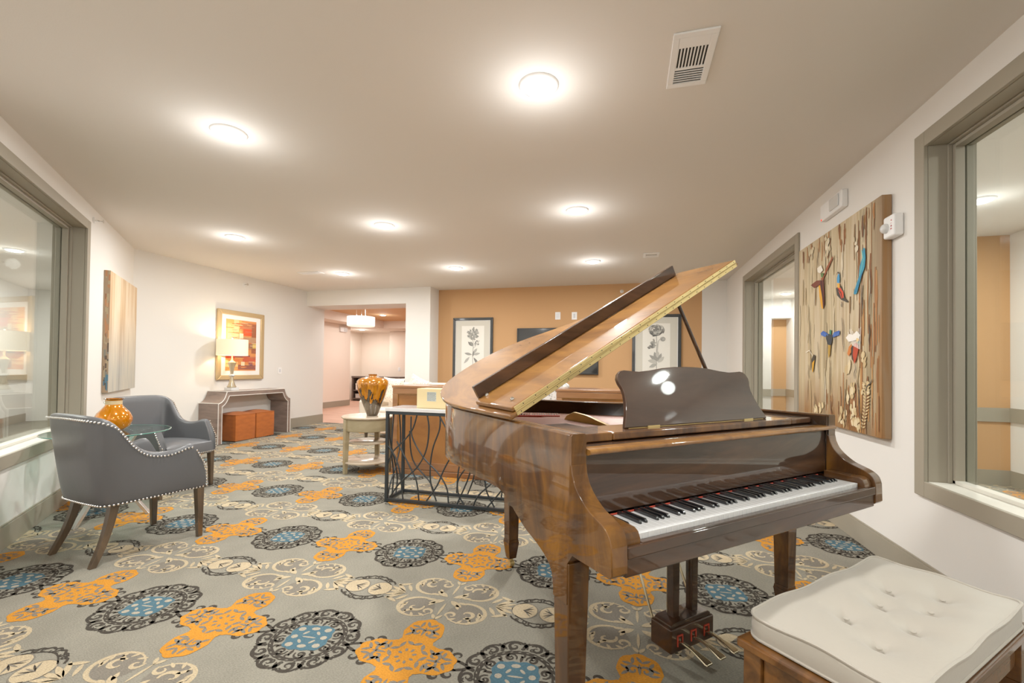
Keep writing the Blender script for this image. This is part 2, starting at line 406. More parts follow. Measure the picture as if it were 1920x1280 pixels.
def cream_scroll(p, ox, oy):
    for sx in (-1, 1):
        for sy in (-1, 1):
            c = (ox+sx*.125, oy+sy*.108); hand = sx*sy
            p.ell(c, .088, .078, GD, Z1, 0, 18)
            a0 = math.atan2(-sy, -sx*.4)
            p.spiral(c, .104, .092, a0, a0+hand*4.6, .0135, CR, Z2, 22, .86)
            e = a0+hand*4.6; ex, ey = c[0]+.092*math.cos(e)*.75, c[1]+.092*.86*math.sin(e)*.75
            p.spiral((ex, ey), .03, .008, e, e+hand*5.2, .011, CR, Z2, 12)
            p.spiral((c[0]+sx*.01, c[1]+sy*.005), .046, .012, e+1, e+1-hand*4.8, .0135, CR, Z3, 14, .8)
            p.leaf((c[0]+sx*.03, c[1]+sy*.04), .05, .02, sx*sy*.7, CR, Z3, 4)
            p.leaf((c[0]+sx*.072, c[1]+sy*.0), .06, .018, sx*sy*1.3, CR, Z3, 4)
            for q_ in range(5): tt = e-hand*(.5+.55*q_); p.leaf((c[0]+.086*math.cos(tt), c[1]+.072*math.sin(tt)), .045, .015, tt+hand*.5, CR, Z3, 4)
            # centre petals
            p.leaf((ox+sx*.052, oy+sy*.038), .085, .034, math.atan2(sy*.6, sx), CR, Z3)
            p.leaf((ox+sx*.068, oy+sy*.062), .05, .02, math.atan2(sy, sx*.5), CR, Z3)
            p.leaf((ox+sx*.085, oy+sy*.026), .05, .018, math.atan2(sy*.2, sx), CR, Z3)
    for sy in (-1, 1):
        p.leaf((ox, oy+sy*.10), .12, .014, PI/2, CR, Z3); p.leaf((ox-.012, oy+sy*.17), .05, .018, PI/2+.6, CR, Z3); p.leaf((ox+.012, oy+sy*.17), .05, .018, PI/2-.6, CR, Z3)
    for sx in (-1, 1):      # fans reaching for the pods
        for k, a in enumerate((-.75, -.38, 0, .38, .75)):
            p.leaf((ox+sx*(.265+.035*math.cos(a)), oy+.052*math.sin(a)*1.2), .11, .024, (a if sx > 0 else PI-a), CR, Z3)
        for k in (-1, 1):
            p.leaf((ox+sx*.29, oy+k*.078), .085, .022, sx*k*-.45, CR, Z3); p.leaf((ox+sx*.245, oy+k*.05), .08, .020, sx*k*.95, CR, Z3)
def pod(p, ox, oy):
    for sx in (-1, 1):
        c = (ox+sx*.068, oy)
        p.ell(c, .062, .066, CR, Z2, 0, 18)
        for k in range(5):
            a = -.9+k*.45; p.leaf((c[0]-sx*.018, c[1]+.03*math.sin(a)), .06, .008, (PI if sx > 0 else 0)+a*sx*-1, DK if k % 2 else GD, Z3, 4)
        p.rib([(c[0]+.064*math.cos(t), c[1]+.068*math.sin(t)) for t in [2*PI*i/24 for i in range(24)]], .005, GD, Z3, closed=True)
    for sy in (-1, 1):
        q = []
        for i in range(33):
            t = i/32; x = -.125+.25*t; q.append((ox+x, oy+sy*(.062+.055*math.sin(PI*t)+.010*abs(math.sin(7*PI*t)))))
        p.rib(q, .010, DK, Z3)
        p.rib([(ox-.105+.21*i/16, oy+sy*(.052+.046*math.sin(PI*i/16))) for i in range(17)], .006, DK, Z3)
        for k in range(6):
            x = -.085+.17*k/5; p.spiral((ox+x, oy+sy*(.075+.03*math.cos(x*14))), .015, .004, sy*1.2, sy*1.2+(5 if k % 2 else -5), .006, DK, Z4, 8)
pt = Pat(); dark_medallion(pt); orange_cross(pt, P/2, 0); cream_scroll(pt, P/2, P/2); pod(pt, 0, P/2)
tv = np.array(pt.v); tf = pt.f; tm = pt.m
def weave(name, color, rough=.95, v=.30):
    m, nt, b = newmat(name); c = lin(color)
    tc = nt.nodes.new('ShaderNodeTexCoord'); n1 = nt.nodes.new('ShaderNodeTexNoise'); n1.inputs['Scale'].default_value = 5; n1.inputs['Detail'].default_value = 3
    mp = nt.nodes.new('ShaderNodeMapping'); mp.inputs['Scale'].default_value = (110, 330, 60); mp.inputs['Rotation'].default_value = (0, 0, .25)
    n2 = nt.nodes.new('ShaderNodeTexNoise'); n2.inputs['Scale'].default_value = 1; n2.inputs['Detail'].default_value = 2
    nt.links.new(tc.outputs['Object'], n1.inputs['Vector']); nt.links.new(tc.outputs['Object'], mp.inputs['Vector']); nt.links.new(mp.outputs[0], n2.inputs['Vector'])
    ad = nt.nodes.new('ShaderNodeMath'); ad.operation = 'MULTIPLY_ADD'; ad.inputs[1].default_value = .25
    nt.links.new(n1.outputs['Fac'], ad.inputs[0]); 
    m2 = nt.nodes.new('ShaderNodeMath'); m2.operation = 'MULTIPLY'; m2.inputs[1].default_value = .75; nt.links.new(n2.outputs['Fac'], m2.inputs[0]); nt.links.new(m2.outputs[0], ad.inputs[2])
    col = ramp(nt, [(.3, tuple(x*(1-v) for x in c[:3])+(1,)), (.7, tuple(min(1, x*(1+v)) for x in c[:3])+(1,))], ad.outputs[0])
    nt.links.new(col, b.inputs['Base Color']); b.inputs['Roughness'].default_value = rough; b.inputs['Specular IOR Level'].default_value = .1
    bp = nt.nodes.new('ShaderNodeBump'); bp.inputs['Strength'].default_value = .5; bp.inputs['Distance'].default_value = .004
    nt.links.new(n2.outputs['Fac'], bp.inputs['Height']); nt.links.new(bp.outputs[0], b.inputs['Normal'])
    return m
carpet_mats = [weave('carpet_grey', '#837f73'), weave('carpet_charcoal', '#3d3832'), weave('carpet_orange', '#c07f2b'), weave('carpet_cream', '#b3a284'), weave('carpet_blue', '#44616e'), weave('carpet_dim_grey', '#756f65'), weave('carpet_pale', '#9c9484')]
allv = []; allf = []; allm = []; off = 0; nv = len(tv)
X0, Y0 = -2.272, 1.672
for i in range(-9, 8):
    for j in range(-2, 8):
        ox, oy = X0+i*P, Y0+j*P
        if ox+oy < -6.2 or ox > 4.2 or oy > 8.6 or ox < -9.5 or (oy < .3 and ox < 1.5): continue
        allv.append(tv+np.array((ox, oy, 0))); allf.append(np.array([0])); off += 1
cells = len(allv); V = np.concatenate(allv+[np.array([(-14, -3.5, 0), (4.2, -3.5, 0), (4.2, YB, 0), (-14, YB, 0), (1.6, YB, 0), (4.2, 10.7, 0), (1.6, 10.7, 0)], float)])
F = []; Mi = []
for c in range(cells):
    o = c*nv; vv = allv[c]
    for f, m in zip(tf, tm):
        y = max(vv[f[0]][1], vv[f[1]][1]); x = vv[f[0]][0]
        if y > (10.5 if x > 1.7 else (YO-.02 if x > -4.05 else YB-.005)): continue
        F.append(tuple(k+o for k in f)); Mi.append(m)
b0 = cells*nv; F.append((b0, b0+1, b0+2, b0+3)); F.append((b0+4, b0+2, b0+5, b0+6)); Mi += [0, 0]
me = bpy.data.meshes.new('floor'); me.from_pydata(V.tolist(), [], F)
for m in carpet_mats: me.materials.append(m)
me.polygons.foreach_set('material_index', Mi)
# every face up
nr = np.zeros(len(F)*3); me.polygons.foreach_get('normal', nr); dn = np.where(nr[2::3] < 0)[0]
if len(dn):
    bm = bmesh.new(); bm.from_mesh(me); bm.faces.ensure_lookup_table(); bmesh.ops.reverse_faces(bm, faces=[bm.faces[int(k)] for k in dn]); bm.to_mesh(me); bm.free()
fl = bpy.data.objects.new('floor', me); COL.objects.link(fl); struct(fl)
# ------------------------------------------------------------------ grand piano   (local axes: x along the keys bass to treble, y towards the tail)
PK = dict(rough=.5, coat=1, crough=.03, spec=.15)
M_walnut = wood('polished_walnut', [(.22, '#24140a'), (.42, '#4a2b13'), (.55, '#66401c'), (.68, '#7a4f20'), (.85, '#4f3016')], (2.2, 2.6, .7), dist=2.2, nscale=1.6, **PK)
M_walnut_v = wood('polished_walnut_upright', [(.25, '#2a1809'), (.42, '#46290e'), (.55, '#5e3a13'), (.66, '#744a17'), (.78, '#4c2f11'), (.95, '#33200e')], (3.2, 3.2, .7), dist=2.4, nscale=1.3, **PK)
M_walnut_d = wood('dark_polished_walnut', [(.3, '#24150c'), (.5, '#3a2416'), (.7, '#4e321e')], (1.2, 7, 7), dist=1.2, nscale=1.3, **PK)
M_lid = wood('lid_walnut', [(.25, '#5f3b18'), (.45, '#835627'), (.6, '#96662f'), (.8, '#6e461d')], (3, .8, 3), dist=1.8, nscale=1.4, **PK)
M_desk = wood('music_desk_walnut', [(.3, '#33221a'), (.5, '#422d22'), (.7, '#4b3426')], (1.5, 8, 8), dist=.8, **PK)
M_inner = mat('inner_rim_dark', '#2a1c12', .25, coat=.8)
M_ivory = mat('white_key', '#e4e5e6', .22, coat=.5)
M_ebony = mat('black_key', '#101114', .22, coat=.6)
M_gold = mat('gold_plate', '#b88f4a', .38, metal=.6)
M_string = mat('copper_string', '#d9a898', .4, metal=.15)
M_steel = mat('pale_steel', '#c8c4ba', .25, metal=1)
M_antique = mat('antique_brass', '#cdc2a6', .22, metal=1)

piano = thing('grand_piano', 'polished walnut baby grand piano with its lid propped open', 'piano', (.030, 1.273, 0), math.radians(43.4))
UB, UT = -.12, 1.35
def crom(pts, n=6):
    out = []
    for i in range(len(pts)-1):
        p0 = pts[max(i-1, 0)]; p1 = pts[i]; p2 = pts[i+1]; p3 = pts[min(i+2, len(pts)-1)]
        for k in range(n):
            t = k/n
            out.append(tuple(.5*((2*p1[j])+(-p0[j]+p2[j])*t+(2*p0[j]-5*p1[j]+4*p2[j]-p3[j])*t*t+(-p0[j]+3*p1[j]-3*p2[j]+p3[j])*t**3) for j in range(len(p1))))
    out.append(tuple(pts[-1])); return out
curve = crom([(-.12, .95), (-.112, 1.12), (-.082, 1.28), (-.022, 1.43), (.075, 1.54), (.22, 1.592), (.37, 1.588), (.50, 1.53), (.60, 1.43), (.69, 1.30), (.79, 1.17), (.91, 1.06), (1.05, .97), (1.19, .87), (1.29, .73), (1.34, .56), (1.35, .42)], 5)
outer = [(UB, .14), (UB, .40), (UB, .62), (UB, .80)]+curve+[(UT, .28), (UT, .14)]
def offset(pts, d):
    q = []
    for i, p in enumerate(pts):
        a = pts[max(i-1, 0)]; b = pts[min(i+1, len(pts)-1)]
        dx, dy = b[0]-a[0], b[1]-a[1]; l = math.hypot(dx, dy); q.append((p[0]+dy/l*d, p[1]-dx/l*d))
    return q
innerp = offset(outer, .055)
# rim ring
mb = MB()
n = len(outer); zb = lambda v: .735
vs = []
for (o, i) in zip(outer, innerp): vs += [(o[0], o[1], .735), (o[0], o[1], .994), (o[0]+(i[0]-o[0])*.1, o[1]+(i[1]-o[1])*.1, 1.0), (o[0]+(i[0]-o[0])*.9, o[1]+(i[1]-o[1])*.9, 1.0), (i[0], i[1], .994), (i[0], i[1], .735)]
fs = []; ms = []
for k in range(n-1):
    for j in range(6):
        mb.add([], [])
    a = k*6; b = a+6
    for j in range(6):
        l = (j+1) % 6; fs.append((a+j, a+l, b+l, b+j)); ms.append(1 if j in (4,) else 0)
fs += [tuple(range(6)), tuple(range((n-1)*6, n*6))[::-1]]; ms += [0, 0]
mb.v = vs; mb.f = fs; mb.m = ms
mb.build('rim', [M_walnut_v, M_inner], piano, smooth=True, angle=50)
# the two cheeks that sweep down to the keyboard
armtop = [(.145, 1.0), (.145, .915), (.138, .908), (.134, .885)]+crom([(.134, .885), (.120, .855), (.095, .828), (.06, .803), (.025, .789), (-.005, .776), (-.026, .757), (-.035, .73)], 4)[1:]
armbot = [(-.037, .66), (-.03, .652)]
hb = crom([(.225, .52), (.235, .565), (.262, .595), (.32, .622), (.40, .648), (.47, .683), (.53, .715), (.60, .735)], 3)
def arm(u0, u1, lv, name, close_v):
    if lv: prof = armtop+armbot+[(.13, .652), (.155, .62), (.155, .50), (.225, .50)]+hb+[(.62, .735), (.62, .7352), (.148, .7352), (.148, 1.0)]
    else: prof = armtop+armbot+[(.60, .652), (.60, .7352), (.148, .7352), (.148, 1.0)]
    mb = MB(); mb.prism(prof, u0, u1, 'x'); o = mb.build(name, M_walnut_v, piano, bevel=.005, seg=3)
    me = o.data; wt = me.attributes.new('bevel_weight_edge', 'FLOAT', 'EDGE'); ok = len(armtop)+1; n_ = len(prof)
    o.modifiers['Bevel'].limit_method = 'WEIGHT'
    for e in me.edges:
        i, j = e.vertices[0], e.vertices[1]
        if (i < n_) == (j < n_) and i % n_ <= ok and j % n_ <= ok: wt.data[e.index].value = 1
    return o
arm(UB-.0004, UB+.056, True, 'cheek', .62); arm(UT-.056, UT+.0004, False, 'cheek', .42)
# end blocks beside the keys
for a in (UB+.057, 1.233):
    mb = MB(); mb.prism([(-.022, .70), (-.022, .735), (-.014, .752), (0, .760), (.13, .765), (.13, .70)], a, a+.058, 'x'); mb.build('key_block', M_walnut_v, piano, bevel=.003)
mb = MB(); mb.prism([(-.030, .686), (-.030, .690), (-.028, .7215), (.62, .7215), (.62, .655), (.10, .652), (-.026, .640), (-.030, .645)], UB+.057, UT-.057, 'x'); mb.build('keybed', M_walnut_d, piano, bevel=.003)
mb = MB(); mb.prism([(-.036, .692), (-.036, .7235), (-.0285, .7235), (-.0285, .692)], UB+.058, UT-.058, 'x'); mb.build('front_ledge', M_walnut_d, piano, bevel=.004, seg=3)
mb2 = MB(); mb2.bx((UB+.118, -.026, .715), (1.233, -.006, .724)); mb2.build('key_slip', M_walnut_d, piano, bevel=.003)
# keys
KW = 1.2275/52
wk = MB(); wk.bx((.0006, 0, .716), (KW-.0006, .150, .738)); w0 = wk.build('white_key', M_ivory, piano, bevel=.0012, seg=2)
keys = [w0]
for i in range(1, 52):
    o = w0.copy(); COL.objects.link(o); o.location = (i*KW, 0, 0); keys.append(o)
bk = MB(); bk.prism([(.052, .736), (.055, .744), (.060, .7485), (.150, .7485), (.150, .736)], -.0052, .0052, 'x'); b0k = bk.build('black_key', M_ebony, piano, bevel=.0015)
first = True
for i in range(51):
    if i % 7 in (1, 4): continue        # keyboard starts on A
    o = b0k if first else b0k.copy()
    if not first: COL.objects.link(o)
    o.location = ((i+1)*KW, 0, 0); first = False
mb = MB(); mb.bx((0, .1492, .739), (1.2275, .1515, .7435)); mb.build('key_felt', M_red, piano)
# fallboard with rounded top nosing
mb = MB(); mb.prism([(.152, .750), (.150, .765), (.156, .935), (.174, .935), (.172, .750)], UB+.057, UT-.057, 'x')
mb.build('fallboard', M_walnut_d, piano, bevel=.002)
mb = MB(); mb.prism([(.176, .935), (.138, .934), (.129, .938), (.126, .944), (.129, .950), (.140, .953), (.176, .953)], UB+.06, UT-.015, 'x'); mb.build('fallboard_nosing', M_lid, piano, smooth=True, angle=60)
# front rail, pin block and music shelf
mb = MB(); mb.bx((UB+.057, .178, .90), (UT-.057, .43, .955)); mb.build('front_rail', M_walnut_d, piano, bevel=.003)
mb = MB(); mb.bx((UB+.06, .21, .957), (.10, .47, .985)); mb.build('shelf_slide', M_walnut, piano, bevel=.004)
mb = MB(); mb.bx((1.13, .21, .957), (UT-.06, .47, .985)); mb.build('shelf_slide', M_walnut, piano, bevel=.008, seg=3)
mb = MB(); mb.bx((.10, .205, .958), (1.125, .37, .984)); mb.bx((.10, .37, .958), (1.125, .44, .970)); mb.build('music_shelf', M_walnut, piano, bevel=.006, seg=3)
# music desk
half = [(0, .228), (.07, .2265), (.14, .221), (.21, .211), (.27, .2055), (.315, .208), (.345, .2105), (.366, .207), (.380, .196), (.389, .178), (.386, .160), (.377, .142), (.374, .12), (.379, .09), (.392, .05), (.409, .015), (.415, 0)]
out2 = [(-x, y) for x, y in half[::-1]]+half[1:]
mb = MB(); mb.M = Matrix.Translation((.615, .258, .987)) @ Matrix.Rotation(math.radians(-22.3), 4, 'X'); mb.prism([(x, y*1.045) for x, y in out2], 0, .018, 'y')
mdk = mb.build('music_desk', M_desk, piano, bevel=.004, seg=3)
mb = MB()
for x in (.34, .90): mb.bx((x-.03, .258, .9835), (x+.03, .282, .990))
mb.bx((.22, .262, .984), (1.01, .274, .9875)); mb.build('desk_hinge', M_brass, mdk)
# inside: plate, strings, felt, struts, dampers
ip = [p for p in innerp if p[1] > .42]
pl = [(UB+.056, .43)]+ip+[(UT-.056, .43)]
mb = MB(); mb.prism(pl, .885, .895); mb.build('iron_plate', M_gold, piano)
mb = MB(); mb.prism(pl, .74, .75); mb.build('soundboard', M_walnut, piano)
mb = MB()
mb.prism([(.50, .915), (.62, .935), (.80, .968), (.90, .975), (.955, .955), (.98, .93), (.98, .897), (.50, .897)], .452, .476, 'x')
mb.prism([(.45, .897), (.45, .93), (.85, .945), (1.0, .93), (1.0, .897)], .86, .88, 'x'); mb.prism([(.45, .897), (.45, .93), (.75, .94), (.86, .92), (.86, .897)], 1.12, 1.14, 'x')
mb.build('plate_strut', M_gold, piano, bevel=.006)
mb = MB()
for i in range(72):
    t = i/71
    a = (-.04+.50*t, .46, .931); b = (.10+.44*t, 1.30-.30*t, .929)
    mb.tube([a, b], .0016, 4)
for i in range(80):
    t = i/79; a = (.49+.74*t, .46, .929); b = (.40+.80*t, 1.42-.80*t+.1*math.sin(t*PI), .927); mb.tube([a, b], .0011, 3)
so = mb.build('strings', M_string, piano); so['kind'] = 'stuff'
mb = MB(); mb.bx((0, 0, 0), (.42, .02, .012)); mb.M = Matrix.Identity(4)
Mx = Matrix.Translation((.14, 1.29, .922)) @ Matrix.Rotation(math.atan2(-.20, .40), 4, 'Z'); mb.v = [tuple(Mx @ Vector(p)) for p in mb.v]; mb.mi = 1
for i in range(30):
    t = i/29; p = Mx @ Vector((.01+.40*t, .045, .005)); mb.cyl(p, p+Vector((0, 0, .016)), .0035, n=6)
mb.build('felt_rail', [M_red, M_white], piano)
# lid: hinged on the bass side, raised 30 degrees, front flap folded back on top
HG = Matrix.Translation((UB-.012, 0, 1.004)) @ Matrix.Rotation(math.radians(-29), 4, 'Y')
lo = [p for p in offset(outer, -.014) if p[1] >= .50]
def clampu(p): return (min(p[0]-(UB-.012), 1.472), p[1])
lp = [(0, .48)]+[clampu(p) for p in lo]+[(1.472, .48)]
mb = MB(); mb.M = HG; mb.prism(lp, 0, .019); lid = mb.build('lid', M_lid, piano, bevel=.006, seg=3)
HF = HG @ Matrix.Translation((0, .483, .0215)) @ Matrix.Rotation(math.radians(0), 4, 'X') @ Matrix.Translation((0, -.483, -.0215))
mb = MB(); mb.M = HF
rc = lambda x0, y0, x1, y1, r: [(x0+r-r*math.cos(t), y0+r-r*math.sin(t)) for t in [PI/2*k/4 for k in range(4, -1, -1)]][::-1]
fp = [(.022, .483), (1.455, .483), (1.455, .80), (1.435, .825), (.045, .825), (.022, .80)]
mb.prism(fp, .0215, .040); flap = mb.build('lid_flap', M_lid, piano, bevel=.006, seg=3)
mb = MB(); mb.M = HF; mb.bx((.045, .80, .041), (1.405, .822, .098)); lip = mb.build('flap_lip', M_walnut_d, flap, bevel=.003)
hb_ = MB(); hb_.M = HG
hb_.bx((.03, .4785, .0035), (1.455, .4805, .0175)); hb_.bx((.03, .4785, .024), (1.455, .4830, .0375)); hb_.tube([(.03, .4785, .0203), (1.455, .4785, .0203)], .0028, 8)
sc = hb_; sc.mi = 1
for i in range(24):
    x = .05+i*.0595
    for z in (.0105, .031): sc.cyl((x+(.02 if z > .02 else 0), .4790, z), (x+(.02 if z > .02 else 0), .4775, z), .0022, n=8)
hb_.build('piano_hinge', [M_brass, M_dark], lid)
for p in ((.07, .55), (.075, .78)): mb = MB(); mb.M = HF; mb.ball((p[0], p[1], .043), .009, 10, 6); mb.build('rubber_bumper', M_chrome, flap)
mb = MB(); mb.tube([(1.228, .60, .955), (.845, .60, 1.541)], .0105, 10, r1=.009); mb.build('prop_stick', M_walnut_d, piano, smooth=True)
# legs
def leg(cx, cy, w, ztop):
    mb = MB(); mb.taper((cx, cy, .165), (w*.80, w*.80), (cx, cy, ztop), (w, w)); o = mb.build('leg', M_walnut_v, piano, bevel=.004)
    mb = MB(); mb.taper((cx, cy, .150), (w*.86, w*.86), (cx, cy, .166), (w*.80, w*.80)); mb.taper((cx, cy, .052), (w*.58, w*.58), (cx, cy, .150), (w*.90, w*.90)); mb.build('leg_foot', M_walnut_v, o, bevel=.002)
    mb = MB(); mb.cyl((cx-.014, cy, .020), (cx+.014, cy, .020), .020, n=16); mb.cyl((cx, cy, .03), (cx, cy, .056), .012, n=10); mb.build('caster', M_brass, o, smooth=True)
leg(-.079, .190, .080, .62); leg(1.306, .335, .080, .655); leg(.405, 1.44, .080, .735)
# lyre with pedals
mb = MB()
for x in (.598, .712): mb.taper((x, .39, .165), (.036, .034), (x, .39, .655), (.042, .036))
ly = mb.build('pedal_lyre', M_walnut_d, piano, bevel=.003)
mb = MB(); mb.bx((.525, .335, .055), (.785, .445, .155)); mb.build('pedal_box', M_walnut_d, ly, bevel=.008, seg=3)
mb = MB(); mb.prism([(.535, .150), (.535, .162), (.55, .172), (.76, .172), (.775, .162), (.775, .150)], .345, .435, 'y'); mb.build('box_cap', M_walnut_d, ly, bevel=.004)
for x in (.575, .655, .735):
    mb = MB(); pts = crom([(x, .34, .098), (x, .28, .096), (x, .225, .088), (x, .195, .082)], 5)
    vs = []; fs = []
    for i, p in enumerate(pts):
        t = i/(len(pts)-1); w = .009+.013*max(0, t-.35)**.8*1.5
        if t > .9: w *= .8
        vs += [(p[0]-w, p[1], p[2]), (p[0]+w, p[1], p[2]), (p[0]+w*.8, p[1], p[2]+.007), (p[0]-w*.8, p[1], p[2]+.007)]
    for i in range(len(pts)-1):
        for j in range(4): a = i*4+j; b = i*4+(j+1) % 4; fs.append((a, b, b+4, a+4))
    fs += [(0, 1, 2, 3), tuple(range(len(vs)-4, len(vs)))]
    mb.add(vs, fs); pd = mb.build('pedal', M_antique, ly, smooth=True, bevel=.0025, angle=50)
    mb = MB(); mb.bx((x-.016, .331, .082), (x-.012, .336, .125)); mb.bx((x+.012, .331, .082), (x+.016, .336, .125)); mb.bx((x-.016, .331, .121), (x+.016, .336, .126)); mb.build('felt_guide', M_red, ly)
mb = MB(); mb.tube([(.532, .44, .155), (.545, .72, .72)], .006, 8); mb.tube([(.778, .44, .155), (.765, .72, .72)], .006, 8); mb.build('brace_rod', M_antique, ly, smooth=True)
mb = MB()
for x in (.595, .655, .715): mb.tube([(x, .418, .16), (x, .418, .655)], .004, 6)
mb.build('pedal_rod', M_antique, ly, smooth=True)

# ------------------------------------------------------------------ piano bench and its cushion
A0 = Vector((.030, 1.273, 0)); ang = math.radians(44.0)
bench = thing('piano_bench', 'brown wooden piano bench in the right foreground under a cream cushion', 'bench', (.757, 1.553, 0), ang)
M_bench = wood('bench_walnut', [(.25, '#3a210c'), (.5, '#633d18'), (.7, '#7c4e20'), (.9, '#553313')], (2, 12, 12), .5, coat=1, crough=.06, dist=1.0, spec=.2)
L2, W2 = .428, .200
mb = MB(); mb.bx((-L2, -W2, .405), (L2, W2, .432)); mb.build('seat_board', M_bench, bench, bevel=.007, seg=3)
for sx in (-1, 1):
    for sy in (-1, 1):
        mb = MB(); cx, cy = sx*(L2-.040), sy*(W2-.038); mb.taper((cx, cy, 0), (.034, .034), (cx, cy, .27), (.05, .05)); mb.bx((cx-.025, cy-.025, .27), (cx+.025, cy+.025, .404)); mb.build('leg', M_bench, bench, bevel=.003)
for sy in (-1, 1):
    mb = MB(); mb.bx((-L2+.066, sy*(W2-.034)-.009, .315), (L2-.066, sy*(W2-.034)+.009, .404)); mb.build('apron', M_bench, bench, bevel=.002)
for sx in (-1, 1):
    mb = MB(); mb.bx((sx*(L2-.036)-.009, -W2+.064, .315), (sx*(L2-.036)+.009, W2-.064, .404)); mb.build('apron', M_bench, bench, bevel=.002)
M_cush = mat('cream_upholstery', '#b4ada1', .55, sheen=.3, bump=.05, bscale=90)
cush = thing('bench_cushion', 'cream tufted box cushion lying on the piano bench', 'cushion', (.757, 1.553, .433), ang)
cl, cw, ch = .398, .188, .066
NX, NY = 120, 60
tufts = [(-.21, .075), (.0, .085), (.20, .075), (-.11, 0), (.115, 0), (-.21, -.075), (.0, -.085), (.20, -.075)]
tufts = [(-.225, -.06), (-.06, -.075), (-.15, .045), (.02, .03), (.16, .06), (.11, -.06), (.25, -.045)]
def rr(x, y, L, W, r=.045):
    """squash a unit square on to a rounded rectangle"""
    px, py = x*L, y*W; ax, ay = abs(px)-(L-r), abs(py)-(W-r)
    if ax > 0 and ay > 0:
        m = max(ax, ay); l = math.hypot(ax, ay)
        if l > 0: k = m/l; px = math.copysign(L-r+ax*k, px); py = math.copysign(W-r+ay*k, py)
    return px, py
vs = []; fs = []
for j in range(NY+1):
    for i in range(NX+1):
        x, y = -1+2*i/NX, -1+2*j/NY; px, py = rr(x, y, cl, cw)
        e = max(abs(x), abs(y)); z = ch+.026*(1-abs(x)**3.2)*(1-abs(y)**3.0)
        for tx, ty in tufts:
            d2 = math.hypot(px-tx, (py-ty)); z -= .040*math.exp(-d2/.030)+.020*math.exp(-(d2/.085)**2)+.010*math.exp(-abs((px-tx)-(py-ty)*1.2)/.006)*math.exp(-d2/.035)
        z += .004*math.sin(px*21)*abs(y)**4+.004*math.cos(py*27)*abs(x)**4
        vs.append((px, py, z))
for j in range(NY):
    for i in range(NX): a = j*(NX+1)+i; fs.append((a, a+1, a+NX+2, a+NX+1))
ring = [i for i in range(NX+1)]+[j*(NX+1)+NX for j in range(1, NY+1)]+[NY*(NX+1)+i for i in range(NX-1, -1, -1)]+[j*(NX+1) for j in range(NY-1, 0, -1)]
top_edge = [vs[k] for k in ring]
prev = ring
for (dz, bul) in ((.80, 1.006), (.55, 1.010), (.28, 1.008), (.06, 1.0)):
    o = len(vs)
    for k in ring: x, y, z = vs[k]; vs.append((x*bul, y*bul, z*dz))
    cur = list(range(o, o+len(ring)))
    for a in range(len(ring)): b = (a+1) % len(ring); fs.append((prev[b], prev[a], cur[a], cur[b]))
    prev = cur
bot_edge = [vs[k] for k in prev]
fs.append(tuple(prev))
mb = MB(); mb.add(vs, fs); mb.build('cushion_body', M_cush, cush, smooth=True, angle=70)
mb = MB(); mb.tube([(p[0]*1.004, p[1]*1.004, p[2]+.001) for p in top_edge], .0042, 6, closed=True); mb.tube([(p[0]*1.006, p[1]*1.006, .006) for p in bot_edge], .0042, 6, closed=True)
mb.build('piping', M_cush, cush, smooth=True)
for tx, ty in tufts:
    mb = MB(); mb.ball((tx, ty, ch+.026*(1-abs(tx/cl)**3.2)*(1-abs(ty/cw)**3)-.040), .008, 10, 6, (1, 1, .5))
    mb.build('tuft_button', M_cush, cush, smooth=True)
# ------------------------------------------------------------------ painted flat art helper
def paint(parent, name, polys, y, step=.0004, m=None):
    """polys: (points in the picture plane, colour); later ones lie on top of earlier ones"""
    vs = []; fs = []; cs = []
    for k, (pts, c) in enumerate(polys):
        o = len(vs); yy = y-2.5e-5*k
        vs += [(p[0], yy, p[1]) for p in pts]; fs.append(tuple(range(o, o+len(pts)))); cs.append(lin(c) if isinstance(c, str) else c)
    me = bpy.data.meshes.new(name); me.from_pydata(vs, [], fs); me.materials.append(m or M_vcol)
    at = me.color_attributes.new('Col', 'FLOAT_COLOR', 'CORNER'); buf = []
    for p in me.polygons:
        for _ in p.loop_indices: buf += cs[p.index]
    at.data.foreach_set('color', buf)
    o = bpy.data.objects.new(name, me); COL.objects.link(o); o.parent = parent; return o
def stroke(pts, w, c, tip=.3):
    n = len(pts); L = []; R = []
    for i, p in enumerate(pts):
        a = pts[max(i-1, 0)]; b = pts[min(i+1, n-1)]; dx, dy = b[0]-a[0], b[1]-a[1]; l = math.hypot(dx, dy) or 1
        ww = w/2*(tip+(1-tip)*math.sin(PI*(i+.5)/n)); L.append((p[0]-dy/l*ww, p[1]+dx/l*ww)); R.append((p[0]+dy/l*ww, p[1]-dx/l*ww))
    return (L+R[::-1], c)
def blob(cx, cy, rx, ry, c, rot=0, n=14, wob=0, rs=random):
    q = []
    for i in range(n):
        t = 2*PI*i/n; k = 1+wob*rs.uniform(-1, 1); x, y = rx*k*math.cos(t), ry*k*math.sin(t)
        q.append((cx+x*math.cos(rot)-y*math.sin(rot), cy+x*math.sin(rot)+y*math.cos(rot)))
    return (q, c)
def leafp(x, y, L, W, ang, c, n=6):
    up = [((t/n)*L, W/2*math.sin(PI*t/n)) for t in range(n+1)]; q = up+[(a, -b) for a, b in up[::-1]][1:-1]
    ca, sa = math.cos(ang), math.sin(ang); return ([(x+a*ca-b*sa, y+a*sa+b*ca) for a, b in q], c)
